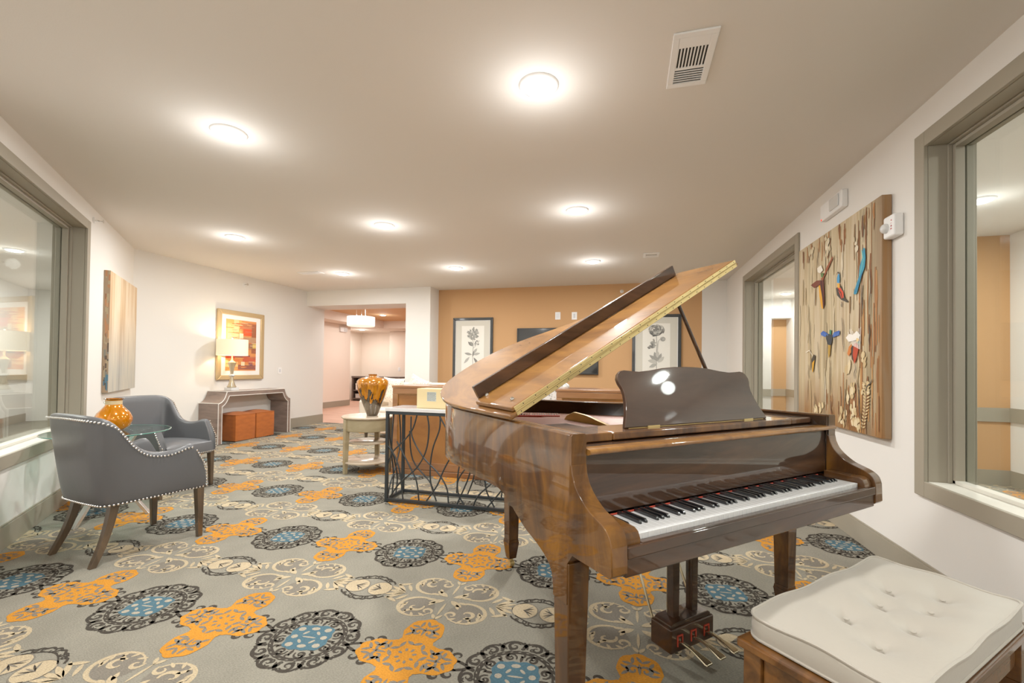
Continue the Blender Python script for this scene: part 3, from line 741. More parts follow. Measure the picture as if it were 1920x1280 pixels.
def frame_mb(w, h, fw, d, back=0):
    mb = MB()
    for pts in ([(-w/2, 0), (w/2, 0), (w/2-fw, fw), (-w/2+fw, fw)], [(w/2, 0), (w/2, h), (w/2-fw, h-fw), (w/2-fw, fw)], [(w/2, h), (-w/2, h), (-w/2+fw, h-fw), (w/2-fw, h-fw)], [(-w/2, h), (-w/2, 0), (-w/2+fw, fw), (-w/2+fw, h-fw)]):
        mb.prism(pts, back, -d, 'y')
    return mb

# ------------------------------------------------------------------ armchairs
M_leather = mat('grey_leather', '#57585b', .36, spec=.5, bump=.10, bscale=14, var=.10, vscale=3)
M_leg = wood('dark_leg_wood', [(.3, '#33291f'), (.5, '#4a3b2c'), (.7, '#5e4b37')], (10, 10, 2), .35, coat=.4)
M_nail = mat('nickel_nailhead', '#dcdcda', .22, metal=1)
def make_chair(label, loc, rz):
    t = thing('armchair', label, 'armchair', loc, rz, 'grey leather armchairs by the window')
    side = [(.2925, .285), (.2922, .282), (.2918, .274), (.290, .24), (.287, .19), (.284, .13), (.281, .07), (.278, .01), (.274, -.05), (.270, -.10), (.266, -.15), (.261, -.195), (.254, -.232), (.240, -.262), (.212, -.280), (.16, -.287), (.08, -.290), (0, -.291)]
    hs = [.650, .650, .650, .652, .648, .636, .624, .622, .634, .662, .712, .775, .836, .868, .880, .884, .886, .887]
    path = side+[(-x, y) for x, y in side[-2::-1]]; hh = hs+hs[-2::-1]
    n = len(path); vs = []; fs = []
    nrm = []
    for i in range(n):
        a = path[max(i-1, 0)]; b = path[min(i+1, n-1)]; dx, dy = b[0]-a[0], b[1]-a[1]; l = math.hypot(dx, dy); nrm.append((dy/l, -dx/l))
    def P(i, ins, z):
        x, y = path[i]; nx, ny = nrm[i]
        # normals point inward; flare outward with height
        back = max(0, min(1, (.05-y)/.30)); k = (z-.33)/.55
        fl = (.008+.068*back*back)*max(0, k)
        px, py = x+nx*(ins-fl), y+ny*(ins-fl)
        fr = max(0, min(1, (y-.10)/.185))
        py -= fr*max(0, z-.47)*.52
        return (px, py, z)
    th = .062
    secs = []
    for i in range(n):
        h = hh[i]
        secs.append([P(i, .012, .335), P(i, .002, .35), P(i, -.004, .45), P(i, -.002, .33+(h-.33)*.65), P(i, .0, h-.035), P(i, .006, h-.012), P(i, .020, h), P(i, .042, h), P(i, .056, h-.012), P(i, .062, h-.035), P(i, .066, .33+(h-.33)*.55), P(i, .070, .40), P(i, .070, .335)])
    m = len(secs[0])
    for s in secs: vs += s
    for i in range(n-1):
        for j in range(m):
            k = (j+1) % m; fs.append((i*m+j, i*m+k, (i+1)*m+k, (i+1)*m+j))
    fs += [tuple(range(m)), tuple(range((n-1)*m, n*m))[::-1]]
    mb = MB(); mb.add(vs, fs); sh = mb.build('back_and_arms', M_leather, t, smooth=True, sub=1, angle=60)
    # seat
    sv = []; sf = []; N = 14
    for j in range(N+1):
        for i in range(N+1):
            x, y = -1+2*i/N, -1+2*j/N; px = x*(.236 if y < 0 else .236+.0*y); py = .035+y*.252
            py = min(py, .287); sv.append((px*(1 if y > -.4 else 1-.10*(-.4-y)/.6), py, .452+.026*(1-x**4)*(1-y**4)-.012*max(0, y)**8))
    for j in range(N):
        for i in range(N): a = j*(N+1)+i; sf.append((a, a+1, a+N+2, a+N+1))
    ring = [i for i in range(N+1)]+[j*(N+1)+N for j in range(1, N+1)]+[N*(N+1)+i for i in range(N-1, -1, -1)]+[j*(N+1) for j in range(N-1, 0, -1)]
    prev = ring
    for z in (.435, .34, .33):
        o = len(sv)
        for k in ring: sv.append((sv[k][0], sv[k][1]+(.004 if z < .44 else .003)*(1 if sv[k][1] > .2 else 0), z))
        cur = list(range(o, o+len(ring)))
        for a in range(len(ring)): b = (a+1) % len(ring); sf.append((prev[b], prev[a], cur[a], cur[b]))
        prev = cur
    sf.append(tuple(prev)); mb = MB(); mb.add(sv, sf); mb.build('seat', M_leather, t, smooth=True, angle=55)
    # nailhead trim
    mb = MB()
    def run(pts, sp=.0205, r=.0074):
        acc = 0; last = None
        for a, b in zip(pts, pts[1:]):
            a = Vector(a); b = Vector(b); L = (b-a).length; d = (b-a)/L if L else Vector((0, 0, 0)); s = -acc
            while s+sp <= L:
                s += sp; mb.ball(a+d*s, r, 7, 5)
            acc = L-s if s > -acc else acc+L
            if acc > sp: acc = 0
    def fine(seq): return crom(seq, 4)
    run(fine([P(i, -.003, hh[i]-.024) for i in range(n)])); run(fine([P(i, .004, .345) for i in range(n)]))
    for s in (0, n-1):
        top = P(s, .004, hh[s]-.03); run(fine([top, P(s, -.002, .55), P(s, -.002, .47), P(s, 0, .46)]))
        x = path[s][0]; run([(x*.97, .290, .47), (x*.97, .292, .345)])
    run([(-.28, .294, .345), (.28, .294, .345)])
    nt_ = mb.build('nail_trim', M_nail, t, smooth=True)
    for sx in (-1, 1):
        mb = MB(); mb.taper((sx*.268, .258, 0), (.030, .030), (sx*.265, .252, .338), (.048, .046)); mb.build('leg', M_leg, t, bevel=.003)
        mb = MB(); q = crom([(sx*.205, -.205, .34), (sx*.210, -.225, .24), (sx*.220, -.262, .12), (sx*.232, -.315, 0)], 4); v2 = []; f2 = []
        for i, p in enumerate(q):
            w = .023-.007*i/(len(q)-1); v2 += [(p[0]-w, p[1]-w, p[2]), (p[0]+w, p[1]-w, p[2]), (p[0]+w, p[1]+w, p[2]), (p[0]-w, p[1]+w, p[2])]
        for i in range(len(q)-1):
            for j in range(4): a = i*4+j; b = i*4+(j+1) % 4; f2.append((a, b, b+4, a+4))
        f2 += [(0, 1, 2, 3), tuple(range(len(v2)-4, len(v2)))]; mb.add(v2, f2); mb.build('leg', M_leg, t, bevel=.002)
    return t
ch = make_chair('grey leather armchair seen from behind, nearest the camera with nailhead trim', (-3.175, 2.235, 0), math.radians(-9))
copy_tree(ch, (-4.234, 3.236, 0), math.radians(-85), 'grey leather armchair facing the room behind the amber vase and glass table')

# ------------------------------------------------------------------ glass side table with amber vase
M_tglass = glass_pane('table_glass', '#d8ebe6', 1.8, .06)
M_edge = mat('green_glass_edge', '#3f7f74', .1, coat=1)
M_acr = mat('silver_leaf', '#c9cac6', .25, metal=.7)
TX, TY, TZ = -3.885, 2.545, .67
gt = thing('side_table', 'round glass side table with crossed silver legs between the two grey armchairs', 'table', (TX, TY, 0), .6)
mb = MB(); mb.lathe([(.377, TZ-.008), (.380, TZ-.004), (.377, TZ)], 64); mb.build('glass_top', M_tglass, gt, smooth=True, angle=50)
mb = MB(); q = [(.380*math.cos(2*PI*i/72), .380*math.sin(2*PI*i/72), TZ-.004) for i in range(72)]; mb.tube(q, .0046, 6, closed=True); mb.build('glass_edge', M_edge, gt, smooth=True)
for k in range(3):
    a = 2*PI*k/3; mb = MB(); c, s = math.cos(a), math.sin(a); w = .020
    p0 = Vector((.25*c, .25*s, 0)); p1 = Vector((-.20*c, -.20*s, TZ-.0086)); sd = Vector((-s, c, 0))*w; n2 = Vector((c, s, 0))*.014; off = Vector((-s, c, 0))*.03
    v = []
    for p in (p0+off, (p0+p1)/2+off*.6, p1+off): v += [p-sd-n2, p+sd-n2, p+sd+n2, p-sd+n2]
    f = []
    for i in range(2):
        for j in range(4): f.append((i*4+j, i*4+(j+1) % 4, i*4+4+(j+1) % 4, i*4+4+j))
    f += [(0, 1, 2, 3), (8, 9, 10, 11)]; mb.add(v, f); mb.build('leg', M_acr, gt, bevel=.003)
M_amber = mat('amber_glass_glow', '#d07a00', .10, metal=.45, coat=1, crough=.01, emit=.09, ecol='#e88400', var=.4, vscale=11)  # faint glow put into the vase body, which is no lamp
M_amber2 = mat('frosted_band', '#c9b48a', .5)
av = thing('amber_vase', 'round amber glass vase with narrow neck on the glass side table', 'vase', (-3.875, 2.565, TZ+.001)); av.scale = (.9, .9, 1.13)
mb = MB(); mb.lathe([(.060, 0), (.075, .004), (.112, .03), (.128, .062), (.128, .088), (.112, .120), (.080, .150), (.062, .168), (.057, .18)], 40); mb.lathe([(.057, .206), (.060, .214), (.066, .218), (.060, .219), (.050, .206)], 40, caps=False)
mb.build('vase_body', M_amber, av, smooth=True, angle=60)
mb = MB(); mb.lathe([(.057, .18), (.0575, .206)], 40); mb.build('neck_band', M_amber2, av, smooth=True)
mb = MB(); q = [(.067*math.cos(2*PI*i/40), .067*math.sin(2*PI*i/40), .218) for i in range(40)]; mb.tube(q, .003, 6, closed=True); mb.build('rim', mat('amber_rim', '#5a3a16', .1, coat=1), av, smooth=True)

# ------------------------------------------------------------------ console table, ottomans, lamp and framed print
M_cons = wood('taupe_silk_wood', [(.3, '#6a5950'), (.5, '#7f6c62'), (.7, '#8d7a6e')], (3, 3, 14), .4, coat=.3, dist=.6)
M_inlay = mat('white_metal_inlay', '#e4e2de', .3, metal=.3)
CY0, CY1, CZ = 5.265, 6.735, .79
con = thing('console_table', 'taupe console table with scooped shoulders and white edging against the wall', 'table', (-6.05, 6.0, 0))
W = (CY1-CY0)/2
so_ = crom([(-W, .615), (-W+.015, .618), (-W+.06, .64), (-W+.105, .69), (-W+.135, .76), (-W+.145, CZ)], 4)
si_ = crom([(-W+.075, .56), (-W+.11, .58), (-W+.155, .63), (-W+.19, .70), (-W+.20, .715)], 4)
mir = lambda q: [(-x, z) for x, z in q[::-1]]
prof = [(-W, 0)]+so_+mir(so_)+[(W, 0), (W-.075, 0)]+[(-x, z) for x, z in si_]+si_[::-1]+[(-W+.075, 0)]
def rot_yz(mb): mb.v = [(x, y, z) for x, y, z in mb.v]; return mb
mb = MB(); mb.prism(prof, -.185, .18, 'x'); mb.build('carcass', M_cons, con)
mb = MB()
for x in (.181, -.184):
    mb.tube([(x, a, b) for a, b in [(-W+.006, .006)]+[(p[0]+.006, p[1]-.004) for p in so_]+[(-p[0]-.006, p[1]-.004) for p in so_[::-1]]+[(W-.006, .006)]], .0065, 6)
    mb.tube([(x, a, b) for a, b in [(-W+.069, .006)]+[(p[0]-.006, p[1]+.006) for p in si_]+[(-p[0]+.006, p[1]+.006) for p in si_[::-1]]+[(W-.069, .006)]], .0065, 6)
for sy in (-1, 1):
    mb.tube([(-.184, sy*W, .616), (.181, sy*W, .616)], .006, 6); mb.tube([(-.184, sy*(W-.145), CZ), (.181, sy*(W-.145), CZ)], .006, 6)
mb.build('edge_inlay', M_inlay, con)
M_rust = mat('rust_velvet', '#a4551a', .85, sheen=.1, var=.30, vscale=9, bump=.1, bscale=30, stretch=(1, 1, 3))
def ottoman(loc, label):
    t = thing('ottoman', label, 'ottoman', loc, 0, 'rust ottomans under the console table')
    mb = MB(); N = 10; a = .192; vs = []; fs = []
    for j in range(N+1):
        for i in range(N+1):
            x, y = -1+2*i/N, -1+2*j/N; px, py = rr(x, y, a, a, .025); vs.append((px, py, .415+.035*(1-x**2)*(1-y**2)))
    for j in range(N):
        for i in range(N): k = j*(N+1)+i; fs.append((k, k+1, k+N+2, k+N+1))
    ring = [i for i in range(N+1)]+[j*(N+1)+N for j in range(1, N+1)]+[N*(N+1)+i for i in range(N-1, -1, -1)]+[j*(N+1) for j in range(N-1, 0, -1)]
    prev = ring
    for z, k in ((.40, 1.01), (.2, 1.015), (.008, 1.0)):
        o = len(vs); vs += [(vs[r][0]*k, vs[r][1]*k, z) for r in ring]; cur = list(range(o, o+len(ring)))
        for q in range(len(ring)): b = (q+1) % len(ring); fs.append((prev[b], prev[q], cur[q], cur[b]))
        prev = cur
    fs.append(tuple(prev)); mb.add(vs, fs); mb.build('upholstery', M_rust, t, smooth=True, angle=60)
    mb = MB(); q = [(x*1.01, y*1.01, .412) for x, y in [(vs[r][0], vs[r][1]) for r in ring]]; mb.tube(q, .004, 5, closed=True); mb.build('piping', M_rust, t, smooth=True)
    mb = MB()
    for i in (-1, 1):
        for j in (-1, 1): mb.cyl((i*.15, j*.15, 0), (i*.15, j*.15, .012), .02, n=8)
    mb.build('glides', M_black, t)
    return t
ot = ottoman((-6.055, 5.765, .001), 'rust velvet cube ottoman, left of the pair under the console table')
copy_tree(ot, (-6.055, 6.165, .001), 0, 'rust velvet cube ottoman, right of the pair under the console table')
lamp = thing('table_lamp', 'lit table lamp with white drum shade and pale turned base on the console', 'lamp', (-5.985, 5.60, CZ+.007))
M_lbase = mat('champagne_mercury_glass', '#b8ab8f', .18, metal=.5, coat=.6)
M_crys = mat('clear_crystal', '#d6d8d8', .08, coat=1, spec=.8)
mb = MB(); mb.lathe([(.058, .045), (.066, .05), (.066, .06), (.05, .085), (.033, .14), (.026, .19), (.024, .21), (.022, .215)], 32); mb.lathe([(.020, .255), (.026, .30), (.036, .36), (.058, .425), (.060, .437), (.030, .455), (.012, .48), (.010, .55)], 32); mb.build('lamp_base', M_lbase, lamp, smooth=True, angle=60)
mb = MB(); mb.bx((-.07, -.07, 0), (.07, .07, .045)); mb.lathe([(.020, .214), (.040, .225), (.046, .235), (.040, .247), (.020, .256)], 24); mb.build('crystal_foot', M_crys, lamp, bevel=.003)
M_shade = mat('lit_shade_fabric', '#f0e2c6', .8, emit=.30, ecol='#ffe3b0')
mb = MB(); n = 48; rs_ = [(.213, .545), (.215, .546), (.215, .795), (.213, .796), (.211, .795), (.211, .546)]
vs = []; fs = []
for r, z in rs_:
    for i in range(n): t = 2*PI*i/n; vs.append((r*math.cos(t), r*math.sin(t), z))
for j in range(6):
    for i in range(n): k = (i+1) % n; jj = (j+1) % 6; fs.append((j*n+i, j*n+k, jj*n+k, jj*n+i))
mb.add(vs, fs); mb.build('lamp_shade', M_shade, lamp, smooth=True, angle=60)
mb = MB(); mb.tube([(0, 0, .55), (0, 0, .80)], .006, 8); mb.ball((0, 0, .822), .016, 12, 8)
for k in range(3): mb.tube([(0, 0, .79), (.212*math.cos(2.1*k), .212*math.sin(2.1*k), .79)], .003, 5)
mb.build('finial', M_chrome, lamp, smooth=True)
bl = MB(); bl.ball((0, 0, .66), .035, 14, 10); bl.build('bulb', emit_mat('bulb_glow', '#ffdca0', 14), lamp, smooth=True)
ld = bpy.data.lights.new('lamp_light', 'POINT'); ld.energy = 14; ld.color = (1, .80, .55); ld.shadow_soft_size = .05
lo_ = bpy.data.objects.new('lamp_light', ld); COL.objects.link(lo_); lo_.parent = lamp; lo_.location = (0, 0, .72)

M_goldframe = mat('champagne_gold_frame', '#c4aa7e', .35, metal=.35, coat=.3)
M_matte = mat('white_mat_board', '#eeeae6', .8)
pr = thing('framed_print', 'gold framed print of an orange and red abstract behind the table lamp', 'picture', (XC, 6.0, .955), PI/2)
w, h = .92, 1.13
frame_mb(w, h, .075, .045).build('frame', M_goldframe, pr, bevel=.012, seg=3)
mb = MB(); mb.bx((-w/2+.05, -.022, .05), (w/2-.05, -.002, h-.05)); mb.build('mat_board', M_matte, pr)
rs = random.Random(11); polys = []
aw, ah = .60, .84; ax0, az0 = -aw/2, (h-ah)/2
polys.append(([(ax0, az0), (-ax0, az0), (-ax0, az0+ah), (ax0, az0+ah)], '#d98a4a'))
def rect(fx, fy, fw, fh, c, sk=.0):
    x0 = ax0+aw*fx; z0 = az0+ah*fy; x1 = min(x0+aw*fw, -ax0); z1 = min(z0+ah*fh, az0+ah); k = rs.uniform(-1, 1)*.006
    polys.append(([(x0, z0+k), (x1, z0), (x1, z1-k), (x0, z1)], c))
for f in ((0, .55, .5, .45, '#e8a45c'), (.05, .62, .25, .3, '#f2bd7c'), (.25, .6, .16, .4, '#f0c48c'), (0, .5, .35, .08, '#c8502a'), (.45, .83, .3, .06, '#c23a34'), (.55, .70, .32, .14, '#d84e26'), (.48, .84, .5, .12, '#b8724a'), (.84, .35, .16, .6, '#9c5838'), (.43, .62, .13, .12, '#f3dcb4'), (.56, .56, .44, .12, '#b98a66'), (.6, .45, .4, .1, '#9a6a4e'), (.88, .46, .12, .08, '#d8b45c'), (0, .38, .7, .12, '#e6b878'), (0, .24, .3, .1, '#c8442a'), (.3, .26, .5, .05, '#8a4a4e'), (.55, .18, .45, .1, '#c8583a'), (0, .08, .4, .12, '#eab878'), (.4, .02, .6, .1, '#8f5346'), (.1, 0, .3, .06, '#d9904e'), (.5, .1, .12, .08, '#efd9b2'), (.75, .1, .14, .08, '#7c4a54'), (.1, .18, .35, .04, '#de7a3e')): rect(*f)
for k in range(70):
    fx, fy = rs.uniform(0, .95), rs.uniform(0, .96); polys.append(([(ax0+aw*fx, az0+ah*fy), (min(ax0+aw*(fx+rs.uniform(.05, .3)), -ax0), az0+ah*fy), (min(ax0+aw*(fx+.2), -ax0), az0+ah*min(1, fy+.012)), (ax0+aw*fx, az0+ah*min(1, fy+.01))], rs.choice(['#c96a3a', '#e2a25e', '#a65a3e', '#efcb96', '#d8622e', '#b8745a'])))
paint(pr, 'print', polys, -.0225)

# ------------------------------------------------------------------ canvases
def streak_mat(name, stops, sx=9, sz=.55, side=None):
    m, nt, b = newmat(name); tc = nt.nodes.new('ShaderNodeTexCoord'); mp = nt.nodes.new('ShaderNodeMapping'); mp.inputs['Scale'].default_value = (sx, sx, sz)
    n = nt.nodes.new('ShaderNodeTexNoise'); n.inputs['Scale'].default_value = 1; n.inputs['Detail'].default_value = 7; n.inputs['Distortion'].default_value = .5
    nt.links.new(tc.outputs['Object'], mp.inputs[0]); nt.links.new(mp.outputs[0], n.inputs['Vector'])
    sp = nt.nodes.new('ShaderNodeSeparateXYZ'); nt.links.new(tc.outputs['Object'], sp.inputs[0])
    return m, nt, b, n, sp
def wmix(nt, f, a, b):
    x = nt.nodes.new('ShaderNodeMix'); x.data_type = 'RGBA'; nt.links.new(f, x.inputs['Factor']); nt.links.new(a, x.inputs['A']); nt.links.new(b, x.inputs['B']); return x.outputs['Result']
def maprange(nt, s, a, b):
    x = nt.nodes.new('ShaderNodeMapRange'); x.inputs[1].default_value = a; x.inputs[2].default_value = b; nt.links.new(s, x.inputs[0]); return x.outputs[0]
m1, nt, b, n, sp = streak_mat('bird_canvas_ground', None)
c1 = ramp(nt, [(.22, '#6e5c40'), (.36, '#a08e6c'), (.45, '#c6b592'), (.53, '#b09a74'), (.62, '#d2c3a4'), (.8, '#b89c72')], n.outputs['Fac'])
c2 = ramp(nt, [(.25, '#4e2c12'), (.42, '#744820'), (.55, '#8f6434'), (.7, '#6c4018'), (.85, '#a87c46')], n.outputs['Fac'])
ma = nt.nodes.new('ShaderNodeMath'); ma.operation = 'MAXIMUM'; ma.use_clamp = True
nt.links.new(maprange(nt, sp.outputs['X'], .44, .70), ma.inputs[0]); nt.links.new(maprange(nt, sp.outputs['Z'], .42, .02), ma.inputs[1])
m3 = nt.nodes.new('ShaderNodeMath'); m3.operation = 'MULTIPLY_ADD'; m3.use_clamp = True; m3.inputs[1].default_value = .95; nt.links.new(ma.outputs[0], m3.inputs[0])
m4 = nt.nodes.new('ShaderNodeMath'); m4.operation = 'MULTIPLY_ADD'; m4.inputs[1].default_value = 2.0; m4.inputs[2].default_value = -1.05; nt.links.new(n.outputs['Fac'], m4.inputs[0]); nt.links.new(m4.outputs[0], m3.inputs[2])
nt.links.new(wmix(nt, m3.outputs[0], c1, c2), b.inputs['Base Color']); b.inputs['Roughness'].default_value = .6
CWD, CHT = 1.37, 1.53
bc = thing('bird_picture', 'large canvas painting of colourful birds on streaked beige and brown', 'painting', (XR, 4.62-CWD/2, .78), -PI/2)
mb = MB(); mb.bx((-CWD/2, -.058, 0), (CWD/2, -.003, CHT)); mb.build('canvas', m1, bc, bevel=.004)
D = dict(
 w1=[(0.292,1.162),(0.415,1.177),(0.512,1.162),(0.54,1.132),(0.483,1.13),(0.365,1.123)], w2=[(0.493,1.174),(0.558,1.193),(0.594,1.241),(0.708,1.309),(0.716,1.295),(0.612,1.213),(0.558,1.177),(0.54,1.148)],
 b1=[(0.483,1.167),(0.549,1.154),(0.559,1.072),(0.569,0.958),(0.532,0.922),(0.503,1.024)], y1=[(0.454,1.127),(0.483,1.126),(0.522,1.021),(0.541,0.921),(0.513,0.933),(0.469,1.038)],
 h1=[(0.492,1.223),(0.549,1.211),(0.54,1.18),(0.502,1.188)], c1=[(0.424,1.279),(0.501,1.287),(0.539,1.237),(0.483,1.225),(0.434,1.244)],
 h2=[(0.783,1.123),(0.799,1.15),(0.823,1.149),(0.828,1.107),(0.824,1.078),(0.784,1.089)], y2=[(0.787,1.081),(0.828,1.075),(0.829,1.039),(0.792,1.05)],
 b2=[(0.767,1.05),(0.832,1.061),(0.879,1.016),(0.909,0.952),(0.954,0.923),(0.947,0.914),(0.848,0.951),(0.784,0.994)], r2=[(0.792,1.046),(0.84,1.041),(0.886,1.0),(0.891,0.959),(0.856,0.957),(0.832,0.994)],
 t3=[(1.165,1.251),(1.187,1.242),(1.197,1.179),(1.185,1.116),(1.147,1.07),(1.081,0.959),(1.06,0.953),(1.037,0.963),(1.046,0.983),(1.107,1.065),(1.12,1.137),(1.153,1.184)], t3b=[(1.042,0.962),(1.074,0.968),(1.147,1.07),(1.166,1.1),(1.127,1.067)],
 w4a=[(0.496,0.729),(0.543,0.746),(0.598,0.729),(0.642,0.706),(0.58,0.694),(0.515,0.711)], w4b=[(0.711,0.696),(0.736,0.717),(0.826,0.725),(0.83,0.706),(0.81,0.689),(0.72,0.68)],
 b4=[(0.598,0.709),(0.651,0.713),(0.72,0.696),(0.695,0.632),(0.66,0.614),(0.625,0.636),(0.598,0.677)], h4=[(0.659,0.743),(0.689,0.741),(0.689,0.706),(0.66,0.708)], y4=[(0.634,0.628),(0.683,0.621),(0.669,0.548),(0.643,0.521),(0.634,0.565)],
 c5=[(0.926,0.662),(0.97,0.687),(1.027,0.676),(1.082,0.699),(1.128,0.668),(1.109,0.642),(1.027,0.634),(0.97,0.63)], y5=[(1.075,0.645),(1.095,0.651),(1.115,0.638),(1.095,0.623),(1.075,0.627)], g5=[(1.095,0.628),(1.125,0.624),(1.13,0.607),(1.102,0.612)],
 b5=[(1.041,0.612),(1.082,0.617),(1.109,0.581),(1.082,0.513),(1.048,0.469),(1.027,0.536)], d5=[(0.999,0.586),(1.044,0.605),(1.041,0.521),(1.048,0.479),(1.013,0.508)], o5=[(0.948,0.546),(0.97,0.595),(1.013,0.614),(1.006,0.558),(0.97,0.527)],
 b6=[(0.318,0.525),(0.359,0.562),(0.389,0.553),(0.385,0.519),(0.349,0.423),(0.329,0.41),(0.314,0.457)], y6=[(0.328,0.491),(0.379,0.515),(0.35,0.418),(0.329,0.41)])
cx = lambda q: [(x-CWD/2, z) for x, z in q]
stems = [[(1.165,1.511),(1.168,1.288)],[(1.253,1.087),(1.248,0.781)],[(0.433,1.444),(0.434,1.294)],[(0.856,0.935),(0.856,0.894)],[(1.147,1.002),(1.154,0.792)],[(0.864,0.814),(0.888,0.562)],[(0.752,0.804),(0.754,0.56)],[(0.273,0.855),(0.275,0.595)],[(0.438,0.663),(0.46,0.357)],[(0.661,0.517),(0.68,0.253)],[(1.062,0.472),(1.045,0.368)],[(0.912,0.293),(0.914,0.033)],[(0.381,0.238),(0.382,0.112)],[(1.242,0.731),(1.242,0.594)],[(1.083,0.362),(1.15,0.028)],[(1.285,0.373),(1.187,0.291)],[(0.68,0.191),(0.686,0.091)],[(0.243,0.475),(0.255,0.353)]]
lvs = [(1.029,0.089),(1.084,0.047),(1.015,0.164),(0.972,0.232),(1.161,0.484),(0.883,0.11),(0.852,0.041),(0.49,0.121),(0.412,0.115),(1.187,0.291),(1.038,1.296),(0.629,1.36),(0.3,1.43),(0.611,1.44),(0.941,0.438),(1.028,0.312)]
pl_ = []; rs = random.Random(5)
for k in range(95):     # brown washes at the near edge, the foot and the top
    m_ = k % 3
    x, z = ((rs.uniform(.40, .665), rs.uniform(.0, 1.25)), (rs.uniform(-.1, .66), rs.uniform(0, .16)), (rs.uniform(-.66, .62), rs.uniform(1.30, 1.44)))[m_]
    L = (rs.uniform(.15, .5), rs.uniform(.08, .26), rs.uniform(.05, .16))[m_]
    pl_.append(stroke([(x, z), (x+rs.uniform(-.008, .008), z+L*.5), (x, min(1.525, z+L))], rs.uniform(.008, .026), rs.choice(['#8a5a30', '#7a4a24', '#a26d3c', '#94643a', '#6c4526', '#b5854f']), .15))
for k in range(46):     # soft pale brush strokes
    x = rs.uniform(-.66, .50); z = rs.uniform(.05, 1.3); L = rs.uniform(.08, .30); pl_.append(stroke([(x, z), (x+rs.uniform(-.01, .01), z+L*.5), (x+rs.uniform(-.012, .012), min(1.52, z+L))], rs.uniform(.008, .022), rs.choice(['#cdbf9f', '#d8caae', '#b9a682', '#cdbc98', '#a08a64', '#8a6a44']), .1))
for x, z in lvs:
    cs_ = ['#d0b98c', '#dcc8a0', '#c0a678'] if z < .6 else ['#cabb9a', '#d8cbb0', '#bfae8c']
    for k in range(6): pl_.append(blob(x-CWD/2+rs.uniform(-.04, .04), z+rs.uniform(-.035, .05), rs.uniform(.010, .024), rs.uniform(.014, .032), rs.choice(cs_), rs.uniform(-.6, .6), 10, .22, rs))
for k in range(14):      # fern
    z = .33-.022*k; x = 1.20-CWD/2+.015*math.sin(k*.3)-.002*k; pl_.append(leafp(x, z, .055-.002*k, .012, .35, '#cbb282')); pl_.append(leafp(x, z, .055-.002*k, .012, PI-.35, '#cbb282'))
for st in stems:
    a, b_ = cx(st); q = [(a[0]+(b_[0]-a[0])*t+.006*math.sin(9*t+a[0]*30), a[1]+(b_[1]-a[1])*t) for t in [i/8 for i in range(9)]]; pl_.append(stroke(q, .010, '#4a4236'))
for k, c in (('c1', '#e4dccb'), ('w1', '#6b2f1a'), ('w2', '#8f4722'), ('b1', '#5a2418'), ('y1', '#d9971e'), ('h1', '#54703a'), ('b2', '#3a342c'), ('r2', '#d2401f'), ('y2', '#e0a23c'), ('h2', '#3f8fc0'), ('t3', '#2f8fae'), ('t3b', '#1d6f9c'), ('w4a', '#2f57a8'), ('w4b', '#2f57a8'), ('b4', '#2c3034'), ('h4', '#2e7a5a'), ('y4', '#a8822c'), ('c5', '#f0ece4'), ('o5', '#c8702a'), ('d5', '#3c2a20'), ('b5', '#b23a1a'), ('y5', '#e0ae24'), ('g5', '#2f6e58'), ('b6', '#3a3226'), ('y6', '#d69a24')): pl_.append((cx(D[k]), c))
for k in range(9): pl_.append(stroke(cx([(1.03+.012*k, .60-.004*k), (.96+.022*k, .70+.02*math.sin(k))]), .007, '#f2eee6'))
for k in range(5): pl_.append(stroke(cx([(.515+.03*k, .735-.006*k), (.50+.03*k, .70)]), .008, '#5d86c8')); pl_.append(stroke(cx([(.73+.022*k, .712), (.73+.024*k, .685)]), .008, '#5d86c8'))
pl_ += [stroke(cx([(.34, .55), (.27, .60), (.19, .585)]), .006, '#efe8d8'), stroke(cx([(.785, 1.15), (.80, 1.165), (.823, 1.15)]), .012, '#222222'), stroke(cx([(.50, 1.16), (.53, 1.05), (.56, .95)]), .012, '#2c1510'), stroke(cx([(1.15, 1.24), (1.17, 1.17), (1.12, 1.07)]), .016, '#58b0b8'), stroke(cx([(.80, 1.04), (.85, 1.0), (.87, .955)]), .010, '#2c2a26')]
paint(bc, 'birds', pl_, -.0592)
m2, nt, b, n, sp = streak_mat('pale_canvas_ground', None, 7, .8)
top = ramp(nt, [(.3, '#b08a62'), (.45, '#d4b690'), (.6, '#e0cdb2'), (.75, '#c9a478')], n.outputs['Fac']); bot = ramp(nt, [(.3, '#8a8880'), (.45, '#aaa79e'), (.6, '#bcb5a4'), (.75, '#979a98')], n.outputs['Fac'])
nt.links.new(wmix(nt, maprange(nt, sp.outputs['Z'], .85, .25), top, bot), b.inputs['Base Color']); b.inputs['Roughness'].default_value = .6
s0, s1 = 6.16, 7.40; sm = (s0+s1)/2
lc = thing('abstract_painting', 'pale abstract canvas with tan top and grey foot beside the left window', 'painting', (-.96-R2*sm, -.96+R2*sm, .885), math.radians(135))
mb = MB(); mb.bx((-.62, -.055, 0), (.62, -.003, 1.29)); mb.build('canvas', m2, lc, bevel=.003)
pp = [(-.002, .002, .052, 1.286, '#9a8268')]; rs = random.Random(9)
sidec = ['#b07a52', '#c89a6e', '#8a5a3a', '#a89878', '#4a4a44', '#7a7a70', '#5a4a40']
for k in range(60):
    z = rs.uniform(0, 1.27); c = rs.choice(sidec[:4] if z > .55 else sidec[3:]); c = '#4a7288' if z < .16 and rs.random() < .6 else c
    y0 = -.012-rs.uniform(0, .03); pp.append((y0, z, rs.uniform(.006, .02), rs.uniform(.02, .10), c))
vs = []; fs = []; cs = []
